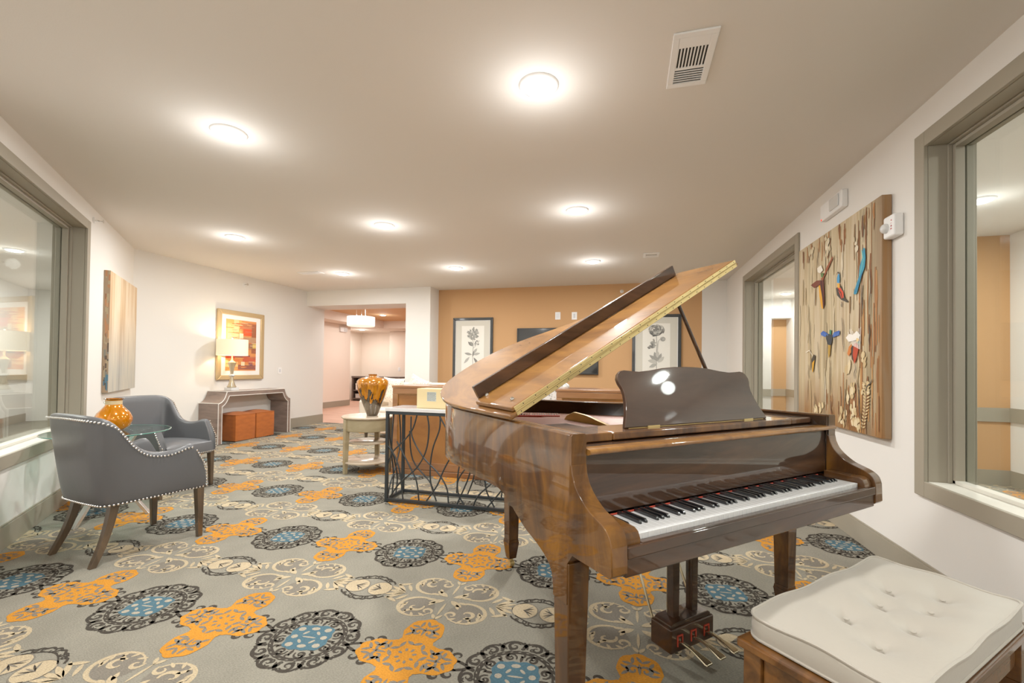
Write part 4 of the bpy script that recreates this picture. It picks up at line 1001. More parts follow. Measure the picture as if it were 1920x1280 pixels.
for k, (y0, z, w_, h_, c) in enumerate(pp):
    xx = -.6204-.00002*k
    o = len(vs); vs += [(xx, y0, z), (xx, max(y0-w_, -.054), z), (xx, max(y0-w_, -.054), min(z+h_, 1.288)), (xx, y0, min(z+h_, 1.288))]; fs.append((o, o+1, o+2, o+3)); cs.append(lin(c))
me = bpy.data.meshes.new('edge_paint'); me.from_pydata(vs, [], fs); me.materials.append(M_vcol); at = me.color_attributes.new('Col', 'FLOAT_COLOR', 'CORNER'); at.data.foreach_set('color', [v for c in cs for _ in range(4) for v in c])
eo = bpy.data.objects.new('edge_paint', me); COL.objects.link(eo); eo.parent = lc

# botanical prints
M_bframe = mat('black_frame', '#2b2e30', .3, coat=.4)
M_greymat = mat('stone_mat_board', '#cbc7bb', .8)
def botanical(x, label, kind):
    t = thing('botanical_print', label, 'picture', (x, YO, .905), 0, 'black framed botanical prints')
    w, h = .80, 1.243
    frame_mb(w, h, .052, .045).build('frame', M_bframe, t, bevel=.008)
    frame_mb(w-.100, h-.100, .010, .030).build('fillet', M_white, t).location.z = .05
    mb = MB(); mb.bx((-w/2+.05, -.02, .05), (w/2-.05, -.002, h-.05)); mb.build('mat_board', M_greymat, t)
    mb = MB(); mb.bx((-.225, -.023, .165), (.225, -.0205, h-.155)); mb.build('paper', mat('print_paper', '#e6e3da', .8), t)
    P_ = []; rs = random.Random(kind); g = ['#85857f', '#96958f', '#aaa9a2', '#74736f', '#bbb9b1']
    hx, hz = (0.0, h*.755) if kind == 1 else (.0, h*.785)
    P_.append(stroke([(hx, hz-.10), (hx+.012, .72), (.0, .52), (.01, .18)], .012, g[1], .8))
    if kind == 1:
        for k in range(70):
            a = rs.uniform(0, 2*PI); r = .108*math.sqrt(rs.random()); P_.append(blob(hx+r*math.cos(a), hz+r*math.sin(a), .026, .016, rs.choice(g[:3]), a, 8, .2, rs))
        for x0, z0, L, W, a in ((.0, .70, .13, .055, 2.4), (.0, .70, .10, .05, 2.0), (.005, .54, .15, .05, .2), (.01, .56, .13, .05, .9), (-.01, .54, .16, .05, 2.95), (-.06, .50, .17, .05, -2.3), (.02, .49, .19, .05, -.95), (.0, .50, .12, .04, 1.35)): P_.append(leafp(x0, z0, L, W, a, rs.choice(g)))
        for k in range(14): P_.append(blob(.085+rs.uniform(-.04, .04), .765+rs.uniform(-.05, .04), .016, .012, rs.choice(g), rs.random()*3, 7, .2, rs))
        P_.append(stroke([(.01, .66), (.05, .70), (.08, .74)], .007, g[1], .7))
    else:
        for k in range(90):
            a = rs.uniform(0, 2*PI); r = math.sqrt(rs.random()); P_.append(blob(hx+.125*r*math.cos(a), hz+.09*r*math.sin(a), .034, .012, rs.choice(g), a+1.57, 8, .2, rs))
        for k in range(8): P_.append(stroke([(hx-.13+.01*k, hz-.02), (hx-.06, hz-.085-.004*k), (hx+.05, hz-.09), (hx+.12-.008*k, hz-.03)], .004, '#4a4a48'))
        P_ += [stroke([(.02, .62), (.03, .78), (.07, .83)], .008, g[1], .8), blob(.105, .82, .045, .04, g[2]), stroke([(.07, .84), (.10, .79), (.14, .80)], .008, g[3]), stroke([(.075, .80), (.11, .855), (.145, .83)], .007, g[3])]
        for k in range(16): P_.append(blob(-.07+rs.uniform(-.06, .05), .73+rs.uniform(-.06, .07), .03, .016, rs.choice(g), rs.random()*3, 8, .2, rs))
        for x0, z0, L, W, a in ((.02, .45, .16, .07, 1.9), (.03, .44, .18, .06, 2.5), (.02, .43, .16, .07, 3.0), (.03, .44, .15, .05, 1.2), (.03, .42, .14, .06, .8), (.02, .40, .15, .06, -2.7), (.02, .50, .12, .06, 1.57)): P_.append(leafp(x0, z0, L, W, a, rs.choice(g)))
    paint(t, 'flower', P_, -.0236)
botanical(-2.83, 'black framed botanical print of a round flower head, left of the television', 1)
botanical(.49, 'black framed botanical print of a rose bloom, behind the piano lid on the right', 2)
tv = thing('television', 'black flat television mounted on the ochre wall behind the piano lid', 'television', (-1.22, YO, 1.10))
mb = MB(); mb.bx((-.74, -.06, 0), (.74, -.02, .835)); mb.build('bezel', M_black, tv, bevel=.006)
mb = MB(); mb.bx((-.725, -.0615, .022), (.725, -.0595, .822)); mb.build('screen', mat('dark_screen', '#15191c', .12, coat=1), tv)
mb = MB(); mb.bx((-.2, -.021, .25), (.2, -.001, .6)); mb.build('wall_bracket', M_black, tv)
# ------------------------------------------------------------------ wooden cabinets behind the piano
M_cab = wood('cherry_cabinet', [(.3, '#7a4a22'), (.5, '#9c6530'), (.7, '#a8733a'), (.85, '#8a5628')], (1.2, 8, 1.2), .35, coat=.5, crough=.15, dist=.8)
M_cabd = wood('cherry_cabinet_rail', [(.3, '#7d5236'), (.5, '#93643f'), (.7, '#a3764e')], (1.2, 8, 8), .3, coat=.6, crough=.12, dist=.8)
def cabinet(x0, x1, y0, label):
    t = thing('cabinet', label, 'cabinet', ((x0+x1)/2, y0, 0), 0, 'wooden cabinets in the middle of the room'); w = (x1-x0)/2
    mb = MB(); mb.bx((-w, 0, .06), (w, .48, .955)); mb.build('carcass', M_cab, t, bevel=.003)
    mb = MB(); mb.bx((-w-.012, -.014, .957), (w+.012, .495, .985)); mb.build('top', M_cabd, t, bevel=.006, seg=3)
    mb = MB(); mb.bx((-w, -.012, .895), (w, -.001, .956)); mb.bx((-w, -.012, .06), (-w+.06, -.001, .894)); mb.bx((w-.06, -.012, .06), (w, -.001, .894)); mb.bx((-w+.061, -.012, .06), (w-.061, -.001, .14)); mb.build('panel_rail', M_cabd, t, bevel=.003)
    mb = MB()
    for a, b, c, d in ((-w+.06, w-.06, .885, .894), (-w+.06, -w+.07, .141, .884), (w-.07, w-.06, .141, .884)): mb.bx((a, -.009, c), (b, -.0015, d))
    mb.build('panel_moulding', M_lid, t)
    mb = MB(); mb.bx((-w-.008, -.016, 0), (w+.008, .49, .055)); mb.build('plinth', M_cabd, t, bevel=.005)
cabinet(-2.55, -1.28, 4.50, 'cherry wood cabinet with inset back panel behind the black metal console')
cabinet(-.70, .57, 4.55, 'cherry wood cabinet seen behind the open piano, left of the music desk')

# ------------------------------------------------------------------ round end table with drip glazed vase
M_champ = wood('champagne_wood', [(.3, '#857758'), (.5, '#998a6a'), (.7, '#a8997a')], (2, 2, 9), .35, coat=.4, dist=.5)
M_champt = wood('champagne_highlight', [(.3, '#a8967c'), (.5, '#b8a690'), (.7, '#c4b4a0')], (2, 9, 2), .25, coat=.5, dist=.5)  # paler pinkish copy: highlights on the top and shelves put into the colour
RX, RY = -2.875, 4.53
et = thing('end_table', 'round champagne wood end table with drawer and two lower shelves', 'table', (RX, RY, 0))
mb = MB(); mb.lathe([(.285, .605), (.295, .612), (.297, .622), (.290, .632)], 56); mb.build('table_top', M_champt, et, smooth=True, angle=40)
mb = MB(); mb.lathe([(.270, .470), (.275, .474), (.275, .600), (.270, .604)], 56); mb.build('drawer_apron', M_champ, et, smooth=True, angle=40)
for z, r in ((.345, .215), (.135, .285)):
    mb = MB(); mb.lathe([(r-.008, z-.022), (r, z-.016), (r, z-.004), (r-.006, z)], 48); mb.build('shelf', M_champt, et, smooth=True, angle=40)
for a in (100, 240, 358):
    a = math.radians(a+0); x, y = .262*math.cos(a), .262*math.sin(a)
    mb = MB(); mb.M = Matrix.Translation((x, y, 0)) @ Matrix.Rotation(a, 4, 'Z'); mb.taper((0.01, 0, 0), (.036, .044), (0, 0, .604), (.054, .062)); mb.build('leg', M_champ, et, bevel=.003)
m, nt, b = newmat('drip_glaze'); tc = nt.nodes.new('ShaderNodeTexCoord'); mp = nt.nodes.new('ShaderNodeMapping'); mp.inputs['Scale'].default_value = (24, 24, 1.1)
nz = nt.nodes.new('ShaderNodeTexNoise'); nz.inputs['Scale'].default_value = 1; nz.inputs['Detail'].default_value = 3; sp = nt.nodes.new('ShaderNodeSeparateXYZ')
nt.links.new(tc.outputs['Object'], mp.inputs[0]); nt.links.new(mp.outputs[0], nz.inputs['Vector']); nt.links.new(tc.outputs['Object'], sp.inputs[0])
ma = nt.nodes.new('ShaderNodeMath'); ma.operation = 'MULTIPLY_ADD'; ma.inputs[1].default_value = 2.6; ma.inputs[2].default_value = -1.06; nt.links.new(sp.outputs['Z'], ma.inputs[0])
ad = nt.nodes.new('ShaderNodeMath'); ad.operation = 'ADD'; nt.links.new(ma.outputs[0], ad.inputs[0]); nm = nt.nodes.new('ShaderNodeMath'); nm.operation = 'MULTIPLY'; nm.inputs[1].default_value = 1.8; nt.links.new(nz.outputs['Fac'], nm.inputs[0]); nt.links.new(nm.outputs[0], ad.inputs[1])
nt.links.new(ramp(nt, [(.30, '#5c5346'), (.42, '#3a3026'), (.46, '#2c2620'), (.50, '#c27a10'), (.60, '#e08e12'), (.85, '#b06a12')], ad.outputs[0]), b.inputs['Base Color'])
b.inputs['Roughness'].default_value = .12; b.inputs['Coat Weight'].default_value = 1; b.inputs['Coat Roughness'].default_value = .02; b.inputs['Metallic'].default_value = .35
M_drip = m
dv = thing('drip_glaze_vase', 'tall amber and bronze drip glazed vase on the round end table', 'vase', (-2.83, 4.53, .633))
mb = MB(); mb.lathe([(.055, 0), (.060, .003), (.066, .02), (.085, .07), (.115, .15), (.145, .23), (.168, .31), (.178, .36), (.174, .395), (.150, .420), (.110, .435), (.070, .440), (.050, .443), (.047, .450), (.047, .462), (.051, .470), (.042, .471), (.038, .455), (.038, .445)], 56, caps=False)
mb.lathe([(.001, 0), (.055, 0)], 56, caps=False); mb.build('vase_body', M_drip, dv, smooth=True, angle=70)
mb = MB(); q = [(.047*math.cos(2*PI*i/40), .047*math.sin(2*PI*i/40), .4705) for i in range(40)]; mb.tube(q, .004, 6, closed=True); mb.build('rim', mat('bronze_rim', '#6a4a20', .2, metal=.6), dv, smooth=True)

# ------------------------------------------------------------------ black metal console with marble top and carton
M_iron = mat('black_iron', '#33383b', .45, metal=.4, spec=.5)
M_marble = mat('white_marble', '#dcdadb', .12, coat=.6, var=.06, vscale=3, stretch=(1, 5, 1))
MXL, MXR, MY, MD, MZ = -2.06, -.90, 3.51, .32, .80
mc = thing('metal_console', 'black iron console with tangled curved bars and white marble top', 'table', ((MXL+MXR)/2, MY+MD/2, 0))
W = (MXR-MXL)/2; Dp = MD/2; T = .026
for sx in (-1, 1):
    for sy in (-1, 1):
        mb = MB(); x, y = sx*(W-T/2), sy*(Dp-T/2); mb.bx((x-T/2, y-T/2, 0), (x+T/2, y+T/2, MZ)); mb.build('leg', M_iron, mc, bevel=.002, seg=1)
mb = MB()
for z, nm in ((.010+T/2, 'bottom_frame'), (MZ-T/2, 'top_frame')):
    mb = MB()
    for sy in (-1, 1): mb.bx((-W+T, sy*(Dp-T/2)-T/2, z-T/2), (W-T, sy*(Dp-T/2)+T/2, z+T/2))
    for sx in (-1, 1): mb.bx((sx*(W-T/2)-T/2, -Dp+T, z-T/2), (sx*(W-T/2)+T/2, Dp-T, z+T/2))
    mb.build(nm, M_iron, mc, bevel=.002, seg=1)
bars = [[(685,375),(655,490),(590,590),(500,690),(462,800)], [(765,375),(780,500),(760,680),(690,830),(560,960),(480,1085)], [(865,390),(860,500),(815,650),(795,800),(800,960),(845,1120)], [(860,385),(920,505),(1010,640),(1080,800),(1085,900),(1000,1140)], [(462,640),(520,740),(560,880),(585,1100)], [(530,600),(640,830),(690,950),(710,1110)], [(640,385),(650,560),(740,740),(850,870),(920,1000),(935,1130)], [(1120,400),(1060,600),(1015,800),(1000,950),(1010,1060),(1050,1145)], [(1330,600),(1300,880),(1160,1060),(1120,1155)], [(1190,420),(1180,700),(1200,940),(1220,1050),(1270,1165)], [(1345,980),(1280,1080),(1220,1165)], [(770,1115),(850,980),(905,830),(1000,640),(1100,520),(1180,410)]]
def conv(p, flip=False):
    x, y = p; X = -W+.012+(x-452)/(1360-452)*(2*W*.955); yb = 1105+(x-452)*.099; yt = 357+(x-452)*.052
    return ((-X if flip else X), max(.02, min(MZ-.02, .02+(MZ-.04)*(yb-y)/(yb-yt))))
for k, br in enumerate(bars):
    q = [conv(p) for p in br]; mb = MB(); pts = crom([(max(-W+.014, min(W-.014, x)), -Dp+.013, z) for x, z in q], 5); mb.tube(pts, .0068, 7); mb.build('curved_bar', M_iron, mc, smooth=True)
for k, br in enumerate(bars[:9:2]):
    q = [conv(p, True) for p in br]; mb = MB(); pts = crom([(max(-W+.014, min(W-.014, x)), Dp-.013, z) for x, z in q], 5); mb.tube(pts, .0068, 7); mb.build('curved_bar', M_iron, mc, smooth=True)
for sx in (-1, 1):
    for q in ([(-.13, .78), (-.10, .55), (-.02, .35), (.04, .18), (.02, .03)], [(.06, .78), (.09, .5), (.02, .3), (-.08, .15), (-.13, .03)], [(-.04, .78), (-.07, .45), (-.03, .22), (-.05, .03)]):
        mb = MB(); mb.tube(crom([(sx*(W-.013), y, z) for y, z in q], 5), .0068, 7); mb.build('curved_bar', M_iron, mc, smooth=True)
mb = MB(); mb.bx((-W-.004, -Dp-.004, MZ+.001), (W+.004, Dp+.004, MZ+.030)); mb.build('marble_top', M_marble, mc, bevel=.003)
bxo = thing('carton', 'cream cardboard carton with grey printed label on the marble top', 'box', (-1.615, 3.70, MZ+.031))
mb = MB(); mb.bx((-.19, -.10, 0), (.19, .10, .172)); mb.build('carton_body', mat('cream_cardboard', '#dcc795', .75), bxo, bevel=.003)
mb = MB(); mb.bx((-.19, -.003, .1722), (.19, .003, .1728)); mb.build('tape_seam', mat('pale_tape', '#d9cfa8', .4), bxo)
PL = []
x0, z0 = -.092, .062
PL.append(([(x0, z0), (x0+.088, z0), (x0+.088, z0+.082), (x0, z0+.082)], '#b9bdb4')); rs = random.Random(2)
for r in range(9):
    x = x0+.004
    while x < x0+.078:
        w_ = rs.uniform(.004, .016); PL.append(([(x, z0+.005+r*.0085), (x+w_, z0+.005+r*.0085), (x+w_, z0+.0095+r*.0085), (x, z0+.0095+r*.0085)], '#7f878a')); x += w_+.004
paint(bxo, 'printed_label', PL, -.1004)

# ------------------------------------------------------------------ seating beyond the cabinets
M_pat = None
m, nt, b = newmat('speckled_fabric'); tc = nt.nodes.new('ShaderNodeTexCoord'); vo = nt.nodes.new('ShaderNodeTexVoronoi'); vo.inputs['Scale'].default_value = 42
nt.links.new(tc.outputs['Object'], vo.inputs['Vector']); nt.links.new(ramp(nt, [(.18, '#a08d76'), (.30, '#d9c8b4'), (.6, '#e6d8c8')], vo.outputs['Distance']), b.inputs['Base Color']); b.inputs['Roughness'].default_value = .85; M_pat = m
m, nt, b = newmat('grey_speckled_fabric'); tc = nt.nodes.new('ShaderNodeTexCoord'); vo = nt.nodes.new('ShaderNodeTexVoronoi'); vo.inputs['Scale'].default_value = 34
nt.links.new(tc.outputs['Object'], vo.inputs['Vector']); nt.links.new(ramp(nt, [(.2, '#8d8a84'), (.35, '#bdbab4'), (.6, '#dedcd8')], vo.outputs['Distance']), b.inputs['Base Color']); b.inputs['Roughness'].default_value = .85; M_pat2 = m
M_cream = mat('cream_sofa_fabric', '#e2d5c4', .85, bump=.05)
def cushion_mb(w, h, d, c, rot):
    mb = MB(); mb.M = Matrix.Translation(c) @ rot; N = 10; vs = []; fs = []
    for s in (-1, 1):
        for j in range(N+1):
            for i in range(N+1):
                x, z = -1+2*i/N, -1+2*j/N; pin = 1-.10*(abs(x)*abs(z))**.5*(1-abs(abs(x)-abs(z)))**2*0
                k = 1-.07*(1-x*x)*abs(z)**2; kk = 1-.07*(1-z*z)*abs(x)**2
                vs.append((x*w/2*kk, s*d/2*((1-x**4)*(1-z**4))**.6, z*h/2*k))
    n1 = (N+1)**2
    for s in (0, 1):
        for j in range(N):
            for i in range(N): a = s*n1+j*(N+1)+i; q = (a, a+1, a+N+2, a+N+1); fs.append(q if s else q[::-1])
    mb.add(vs, fs); return mb
sofa = thing('sofa', 'cream upholstered sofa by the pillar behind the cabinets', 'sofa', (-3.25, 6.75, 0))
mb = MB(); mb.bx((-.82, -.40, .12), (.82, .30, .40)); mb.build('sofa_base', M_cream, sofa, bevel=.03, seg=3)
for x in (-.41, .41):
    mb = MB(); mb.bx((x-.40, -.42, .40), (x+.40, .20, .52)); mb.build('seat_cushion', M_cream, sofa, bevel=.04, seg=3)
mb = MB(); mb.bx((-.80, .18, .40), (.80, .42, .93)); mb.build('sofa_back', M_cream, sofa, bevel=.06, seg=4)
for s in (-1, 1):
    mb = MB(); mb.bx((s*.88-.09, -.42, .12), (s*.88+.09, .42, .66)); mb.build('sofa_arm', M_cream, sofa, bevel=.05, seg=4)
    for y in (-.36, .36): mb = MB(); mb.cyl((s*.85, y, 0), (s*.85, y, .12), .02, .028, 10); mb.build('leg', M_leg, sofa)
RT = lambda a, b=0: Matrix.Rotation(math.radians(a), 4, 'X') @ Matrix.Rotation(math.radians(b), 4, 'Y')
for x, b_, lab, z in ((-.57, 3, 'speckled beige pillow at the left end of the cream sofa, beside the drip vase', .80), (-.12, 22, 'speckled beige pillow tilted on the cream sofa, in front of the pillar', .82)):
    pw = thing('throw_pillow', lab, 'pillow', (-3.25+x, 6.70, z), 0, 'speckled pillows on the sofa'); cushion_mb(.40, .44, .15, (0, 0, 0), RT(-14, b_)).build('pillow_cover', M_pat, pw, smooth=True, angle=70)
pc = thing('speckled_armchair', 'grey speckled fabric armchair between the two cherry cabinets', 'armchair', (-1.02, 5.50, 0))
mb = MB(); mb.bx((-.36, .0, .14), (.36, .62, .44)); mb.build('seat', M_pat2, pc, bevel=.04, seg=3)
mb = MB(); mb.bx((-.34, -.14, .14), (.34, .03, 1.02)); mb.build('backrest', M_pat2, pc, bevel=.05, seg=4)
for s in (-1, 1):
    mb = MB(); mb.bx((s*.40-.06, -.06, .14), (s*.40+.06, .62, .64)); mb.build('arm', M_pat2, pc, bevel=.04, seg=3)
    for y in (0, .55): mb = MB(); mb.cyl((s*.34, y, 0), (s*.34, y, .15), .018, .025, 8); mb.build('leg', M_leg, pc)
# ------------------------------------------------------------------ beyond the opening
M_drk = wood('dark_sideboard_wood', [(.3, '#3a302c'), (.5, '#51453f'), (.7, '#62544c')], (3, 3, 9), .35, coat=.3)
sb = thing('sideboard', 'dark open sideboard against the far wall beyond the opening', 'sideboard', (-8.35, 13.75, .003))
mb = MB(); mb.bx((-.95, -.22, .80), (.95, .22, .86)); mb.build('top', M_drk, sb, bevel=.006)
mb = MB(); mb.bx((-.93, -.20, .34), (.93, .20, .38)); mb.bx((-.93, -.20, .06), (.93, .20, .10)); mb.build('shelf', M_drk, sb, bevel=.004)
for x in (-.91, 0, .91): mb = MB(); mb.bx((x-.03, -.21, 0), (x+.03, .21, .80)); mb.build('side_panel', M_drk, sb, bevel=.004)
mb = MB(); mb.bx((-.88, .19, .1), (.88, .21, .80)); mb.build('back_panel', M_dark, sb)
for k, (x, z, s, c, lab, nm) in enumerate(((-.72, .384, (.16, .2, .22), '#e9e4dc', 'white storage box on the upper shelf of the dark sideboard', 'storage_box'), (-.50, .384, (.2, .22, .18), '#2a2826', 'black storage box on the upper shelf of the dark sideboard', 'storage_box'), (-.62, .104, (.34, .24, .14), '#b9b7b4', 'pale grey bin on the lower shelf of the dark sideboard', 'storage_bin'))):
    t = thing(nm, lab, 'box', (-8.35+x, 13.67, .003+z)); mb = MB(); mb.bx((-s[0]/2, -s[1]/2, 0), (s[0]/2, s[1]/2, s[2]*.82)); cm = mat('box_%d' % k, c, .6); mb.build('box_body', cm, t, bevel=.006); mb = MB(); mb.bx((-s[0]/2-.004, -s[1]/2-.004, s[2]*.82), (s[0]/2+.004, s[1]/2+.004, s[2])); mb.build('lid', cm, t, bevel=.004)
pd = thing('drum_pendant', 'lit white drum pendant light in the room beyond the opening', 'pendant light', (-6.45, 9.75, 2.70))
mb = MB(); mb.lathe([(.335, -.48), (.335, -.26)], 48, caps=False); mb.build('drum_shade', emit_mat('pendant_shade_glow', '#fff3e6', 1.25), pd, smooth=True)
mb = MB(); mb.lathe([(.325, -.495), (.325, -.485)], 48); mb.build('diffuser', emit_mat('pendant_diffuser_glow', '#ffe8cf', 1.15), pd)
mb = MB(); mb.lathe([(.08, -.02), (.08, -.001)], 24)
for k in range(3): a = 2.09*k; mb.cyl((.06*math.cos(a)*2, .06*math.sin(a)*2, -.02), (.12*math.cos(a), .12*math.sin(a), -.27), .008, n=8)
mb.build('hanging_rods', M_chrome, pd)
# ------------------------------------------------------------------ ceiling lights
E_dl = emit_mat('downlight_glow', '#ffffff', 14)
def lampdata(name, e, c, size):
    d = bpy.data.lights.new(name, 'AREA'); d.shape = 'DISK'; d.size = size; d.energy = e; d.color = c; return d
DL = lampdata('downlight_lamp', 30, (1, .985, .935), .16)
DLH = lampdata('hall_lamp', 44, (1, .97, .92), .16)
GL = bpy.data.lights.new('halo_fill_light', 'POINT'); GL.energy = 3.6; GL.color = (1, .985, .96); GL.shadow_soft_size = .07  # added bare light under each fixture, brightens the ceiling into a halo
DLB = lampdata('back_room_lamp', 44, (1, .91, .83), .5)
def downlight(loc, label, group, data=DL):
    t = thing('downlight', label, 'ceiling light', loc, 0, group)
    mb = MB(); mb.lathe([(.086, -.016), (.098, -.012), (.108, -.001), (.108, 0), (.082, 0), (.082, -.014)], 40, caps=False); mb.build('trim_ring', M_white, t, smooth=True, angle=50)
    mb = MB(); mb.lathe([(.001, -.030), (.04, -.028), (.07, -.022), (.086, -.012), (.086, -.002)], 36, caps=False); mb.build('diffuser', E_dl, t, smooth=True)
    o = bpy.data.objects.new('lamp', data); COL.objects.link(o); o.parent = t; o.location = (0, 0, -.045)
    g = bpy.data.objects.new('halo_fill_light', GL); COL.objects.link(g); g.parent = t; g.location = (0, 0, -.19)
    return t
names = {(0, 0): 'downlight nearest the camera, above the piano', (1, 0): 'downlight at upper left of the ceiling, nearest of the left column', (1, 1): 'middle column downlight, in front of the opening', (0, 1): 'downlight above the raised piano lid, second of its column', (2, 1): 'downlight near the console wall, left column', (2, 2): 'downlight before the opening header, left column far end', (1, 2): 'downlight before the ochre wall near the pillar', (0, 2): 'farthest downlight of the right column before the ochre wall'}
for (i, j), nm in names.items():
    downlight(((-.465, -2.51, -4.47)[i], (2.29, 4.19, 6.22)[j], H), 'round white recessed '+nm, 'round recessed downlights')
for p in ((-.465, .30), (.6, -1.6)): downlight((p[0], p[1], H), 'round white recessed downlight behind the camera position', 'downlights behind the camera')
hn = ['hallway downlight behind the right window frame', 'hallway downlight seen through the near right window', 'hallway downlight hidden behind the bird painting wall', 'hallway downlight seen through the small far right window']
for y, nm in zip((2.3, 4.7, 7.1, 9.5), hn): downlight((2.95, y, H), 'round white '+nm, 'hallway downlights', DLH)
for s, o, nm in ((8.46, 1.41, 'left hallway downlight seen through the left window'), (5.5, 1.41, 'left hallway downlight nearer the camera'), (3.0, 1.41, 'left hallway downlight beside the window end'), (11.2, 1.41, 'left hallway downlight at the far end')):
    p = ML @ Vector((s, o, 0)); downlight((p.x, p.y, H), 'round white '+nm, 'left hallway downlights', DLH)
downlight((-6.83, 11.4, 2.70), 'round white recessed downlight in the coffer behind the drum pendant', 'back room downlights', DLB)
downlight((-6.0, 8.95, 2.70), 'round white recessed downlight in the coffer before the drum pendant', 'back room downlights', DLB)
downlight((-8.75, 13.3, 2.46), 'added round white downlight brightening the far wall by the sideboard', 'back room downlights', lampdata('alcove_fill_lamp', 30, (1, .91, .83), .5))  # lamp added to brighten the far wall
# ------------------------------------------------------------------ vents and small wall fittings
def vent(loc, w, l, label, rz=0):
    t = thing('ceiling_vent', label, 'vent', loc, rz, 'white ceiling vents')
    mb = MB(); f = .03
    for lo, hi in (((-w/2, -l/2, -.010), (w/2, -l/2+f, 0)), ((-w/2, l/2-f, -.010), (w/2, l/2, 0)), ((-w/2, -l/2+f, -.010), (-w/2+f, l/2-f, 0)), ((w/2-f, -l/2+f, -.010), (w/2, l/2-f, 0))): mb.bx(lo, hi)
    mb.build('vent_frame', M_white, t, bevel=.003)
    mb = MB(); mb.bx((-w/2+f, -l/2+f, -.003), (w/2-f, l/2-f, -.001)); mb.build('vent_backing', M_dark, t)
    mb = MB(); n = max(6, int((w-2*f)/.014)); y0, y1 = -l/2+f, l/2-f; a = y0+(y1-y0)*.36; b_ = y0+(y1-y0)*.80
    for k in range(7): y = y0+.004+(a-y0-.012)*k/6; mb.box((0, y, -.0065), (w-2*f, .005, .004))
    for k in range(n+1): x = -w/2+f+(w-2*f)*k/n; mb.box((x, (a+b_)/2, -.0065), (.0065, b_-a, .004))
    mb.box((0, a, -.0065), (w-2*f, .012, .005)); mb.box((0, (b_+y1)/2, -.0065), (w-2*f, (y1-b_), .005))
    mb.build('louvres', M_white, t)
vent((.290, 2.27, H), .195, .395, 'white ceiling vent with two sets of louvres, nearest the camera', PI)
vent((.30, 6.02, H), .20, .22, 'small white ceiling vent above the raised lid tip', PI)
vent((-4.95, 6.07, H), .40, .16, 'white ceiling vent near the console wall')
st = thing('strobe_unit', 'white emergency strobe box with red indicator above the bird painting', 'alarm', (XR, 4.01, 2.44), -PI/2)
mb = MB(); mb.bx((-.19, -.045, 0), (.19, 0, .135)); mb.build('housing', M_white, st, bevel=.010, seg=3)
mb = MB(); mb.bx((0, -.056, .025), (.15, -.0455, .118)); mb.build('lens', M_crys, st, bevel=.008)
mb = MB(); mb.bx((-.17, -.0465, .004), (-.155, -.0455, .018)); mb.build('indicator', emit_mat('red_led', '#ff3a20', 1.5), st)
fa = thing('fire_alarm', 'white fire alarm with clear strobe dome and red lettering beside the painting', 'alarm', (XR, 3.185, 2.02), -PI/2)
mb = MB(); mb.bx((-.058, -.055, 0), (.058, 0, .135)); mb.build('housing', M_white, fa, bevel=.012, seg=3)
mb = MB(); mb.ball((-.022, -.062, .062), .030, 20, 12, (1, .8, 1)); mb.build('strobe_dome', M_crys, fa, smooth=True)
mb = MB()
def seg(cx_, cz, strokes, s=.011):   # letters turned a quarter turn clockwise
    for (x0, z0, x1, z1) in strokes:
        # letter space (x right, z up) -> rotated: x' = z, z' = -x
        a = (cx_+z0*s, cz-x0*s); b_ = (cx_+z1*s, cz-x1*s); t_ = .0016
        if abs(a[0]-b_[0]) > 1e-6 and abs(a[1]-b_[1]) > 1e-6:
            d = Vector((b_[0]-a[0], b_[1]-a[1])); nrm_ = Vector((-d.y, d.x)).normalized()*t_/2
            mb.prism([(a[0]-nrm_.x, a[1]-nrm_.y), (b_[0]-nrm_.x, b_[1]-nrm_.y), (b_[0]+nrm_.x, b_[1]+nrm_.y), (a[0]+nrm_.x, a[1]+nrm_.y)], -.0562, -.0551, 'y')
        else: mb.bx((min(a[0], b_[0])-t_/2, -.0562, min(a[1], b_[1])-t_/2), (max(a[0], b_[0])+t_/2, -.0551, max(a[1], b_[1])+t_/2))
LT = {'F': [(0, 0, 0, 1), (0, 1, .6, 1), (0, .5, .5, .5)], 'I': [(.3, 0, .3, 1)], 'R': [(0, 0, 0, 1), (0, 1, .6, 1), (.6, 1, .6, .5), (0, .5, .6, .5), (.2, .5, .6, 0)], 'E': [(0, 0, 0, 1), (0, 1, .6, 1), (0, .5, .5, .5), (0, 0, .6, 0)]}
for k, c in enumerate('FIRE'): seg(.026, .100-.017*k, LT[c])
mb.build('red_lettering', mat('red_print', '#c8202a', .5), fa)
def plate(loc, rz, w, h, label, cat, holes):
    t = thing('wall_plate', label, cat, loc, rz)
    mb = MB(); mb.bx((-w/2, -.008, -h/2), (w/2, -.0005, h/2)); mb.build('plate', M_white, t, bevel=.002)
    mb = MB()
    for x, z, a, b_ in holes: mb.bx((x-a/2, -.0105, z-b_/2), (x+a/2, -.0082, z+b_/2))
    mb.build('inserts', mat('plate_inserts', '#c9ccd2', .4), t)
plate((-1.213, YO, 2.157), 0, .095, .135, 'white cable plate on the ochre wall, left of the pair above the television', 'wall plate', [(-.02+.02*i, -.035+.023*j, .012, .014) for i in range(3) for j in range(4)])
plate((-.914, YO, 2.151), 0, .095, .135, 'white blank plate on the ochre wall, right of the pair above the television', 'wall plate', [(0, 0, .035, .08)])
plate((XC, 6.874, 1.10), PI/2, .085, .12, 'white switch plate on the console wall beside the gold framed print', 'switch', [(0, 0, .03, .06)])
plate((-7.82, 14.2, 1.12), 0, .09, .13, 'white outlet plate on the far wall beyond the opening', 'outlet', [(0, .025, .03, .03), (0, -.025, .03, .03)])
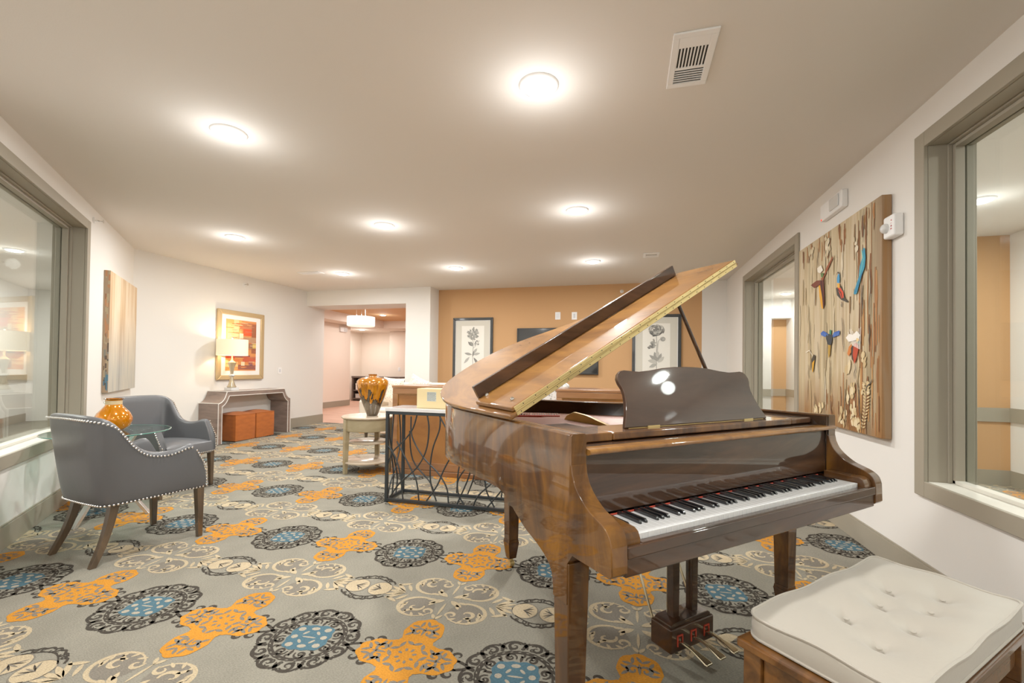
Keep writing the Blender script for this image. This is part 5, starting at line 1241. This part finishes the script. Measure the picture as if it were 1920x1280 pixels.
def sprinkler(loc, d, label, r=.032):
    t = thing('sprinkler_head', label, 'sprinkler', loc, 0, 'sidewall sprinklers'); D_ = Vector(d)
    mb = MB(); mb.cyl((0, 0, 0), D_*.012, r, r*.8, 18); mb.build('escutcheon', M_white, t, bevel=.002)
    mb = MB(); mb.cyl(D_*.012, D_*.045, .008, n=10); mb.cyl(D_*.045, D_*.075, .004, n=8); mb.cyl(D_*.072, D_*.076, .017, n=14); mb.build('nozzle', M_chrome, t)
sprinkler((-.09, YO, 2.566), (0, -1, 0), 'round white sprinkler on the ochre wall above the television')
p = ML @ Vector((5.77, 0, 2.585)); sprinkler(p, (R2, R2, 0), 'white sidewall sprinkler beside the left window corner')
sprinkler((XC, 6.05, 2.55), (1, 0, 0), 'chrome sidewall sprinkler on the console wall above the framed print')
ex = thing('exit_strobe', 'white strobe box high on the back room wall beyond the opening', 'alarm', (-8.3, 11.6, 2.23), PI/2)
mb = MB(); mb.bx((-.16, -.06, 0), (.16, -.001, .15)); mb.build('housing', M_white, ex, bevel=.012); mb = MB(); mb.bx((-.01, -.075, .02), (.14, -.061, .13)); mb.build('lens', M_crys, ex, bevel=.01)

# ------------------------------------------------------------------ world, camera
w = bpy.data.worlds.new('World'); scn.world = w; w.use_nodes = True
w.node_tree.nodes['Background'].inputs[0].default_value = (.9, .88, .85, 1); w.node_tree.nodes['Background'].inputs[1].default_value = .3
f, cy = 828.125, 680.0; yaw, pitch, roll = [math.radians(a) for a in (-14.53789, .75228, .69622)]
fwd = Vector((math.sin(yaw)*math.cos(pitch), math.cos(yaw)*math.cos(pitch), math.sin(pitch)))
right = Vector((math.cos(yaw), -math.sin(yaw), 0)); up = right.cross(fwd)
r2 = right*math.cos(roll)+up*math.sin(roll); u2 = -right*math.sin(roll)+up*math.cos(roll)
cd = bpy.data.cameras.new('Camera'); cam = bpy.data.objects.new('Camera', cd); COL.objects.link(cam)
cam.matrix_world = Matrix(((r2.x, u2.x, -fwd.x, 0), (r2.y, u2.y, -fwd.y, 0), (r2.z, u2.z, -fwd.z, 1.19), (0, 0, 0, 1)))
cd.sensor_width = 36; cd.lens = f/1920*36; cd.shift_y = (cy-640)/1920; cd.clip_start = .02
scn.camera = cam
scn.view_settings.view_transform = 'Standard'; scn.view_settings.look = 'None'; scn.view_settings.exposure = .16; scn.view_settings.gamma = 1.15
c = scn.cycles; c.use_denoising = True; c.max_bounces = 10; c.diffuse_bounces = 5; c.glossy_bounces = 5; c.transmission_bounces = 6; c.transparent_max_bounces = 12
c.sample_clamp_indirect = 6; c.caustics_reflective = False; c.caustics_refractive = False
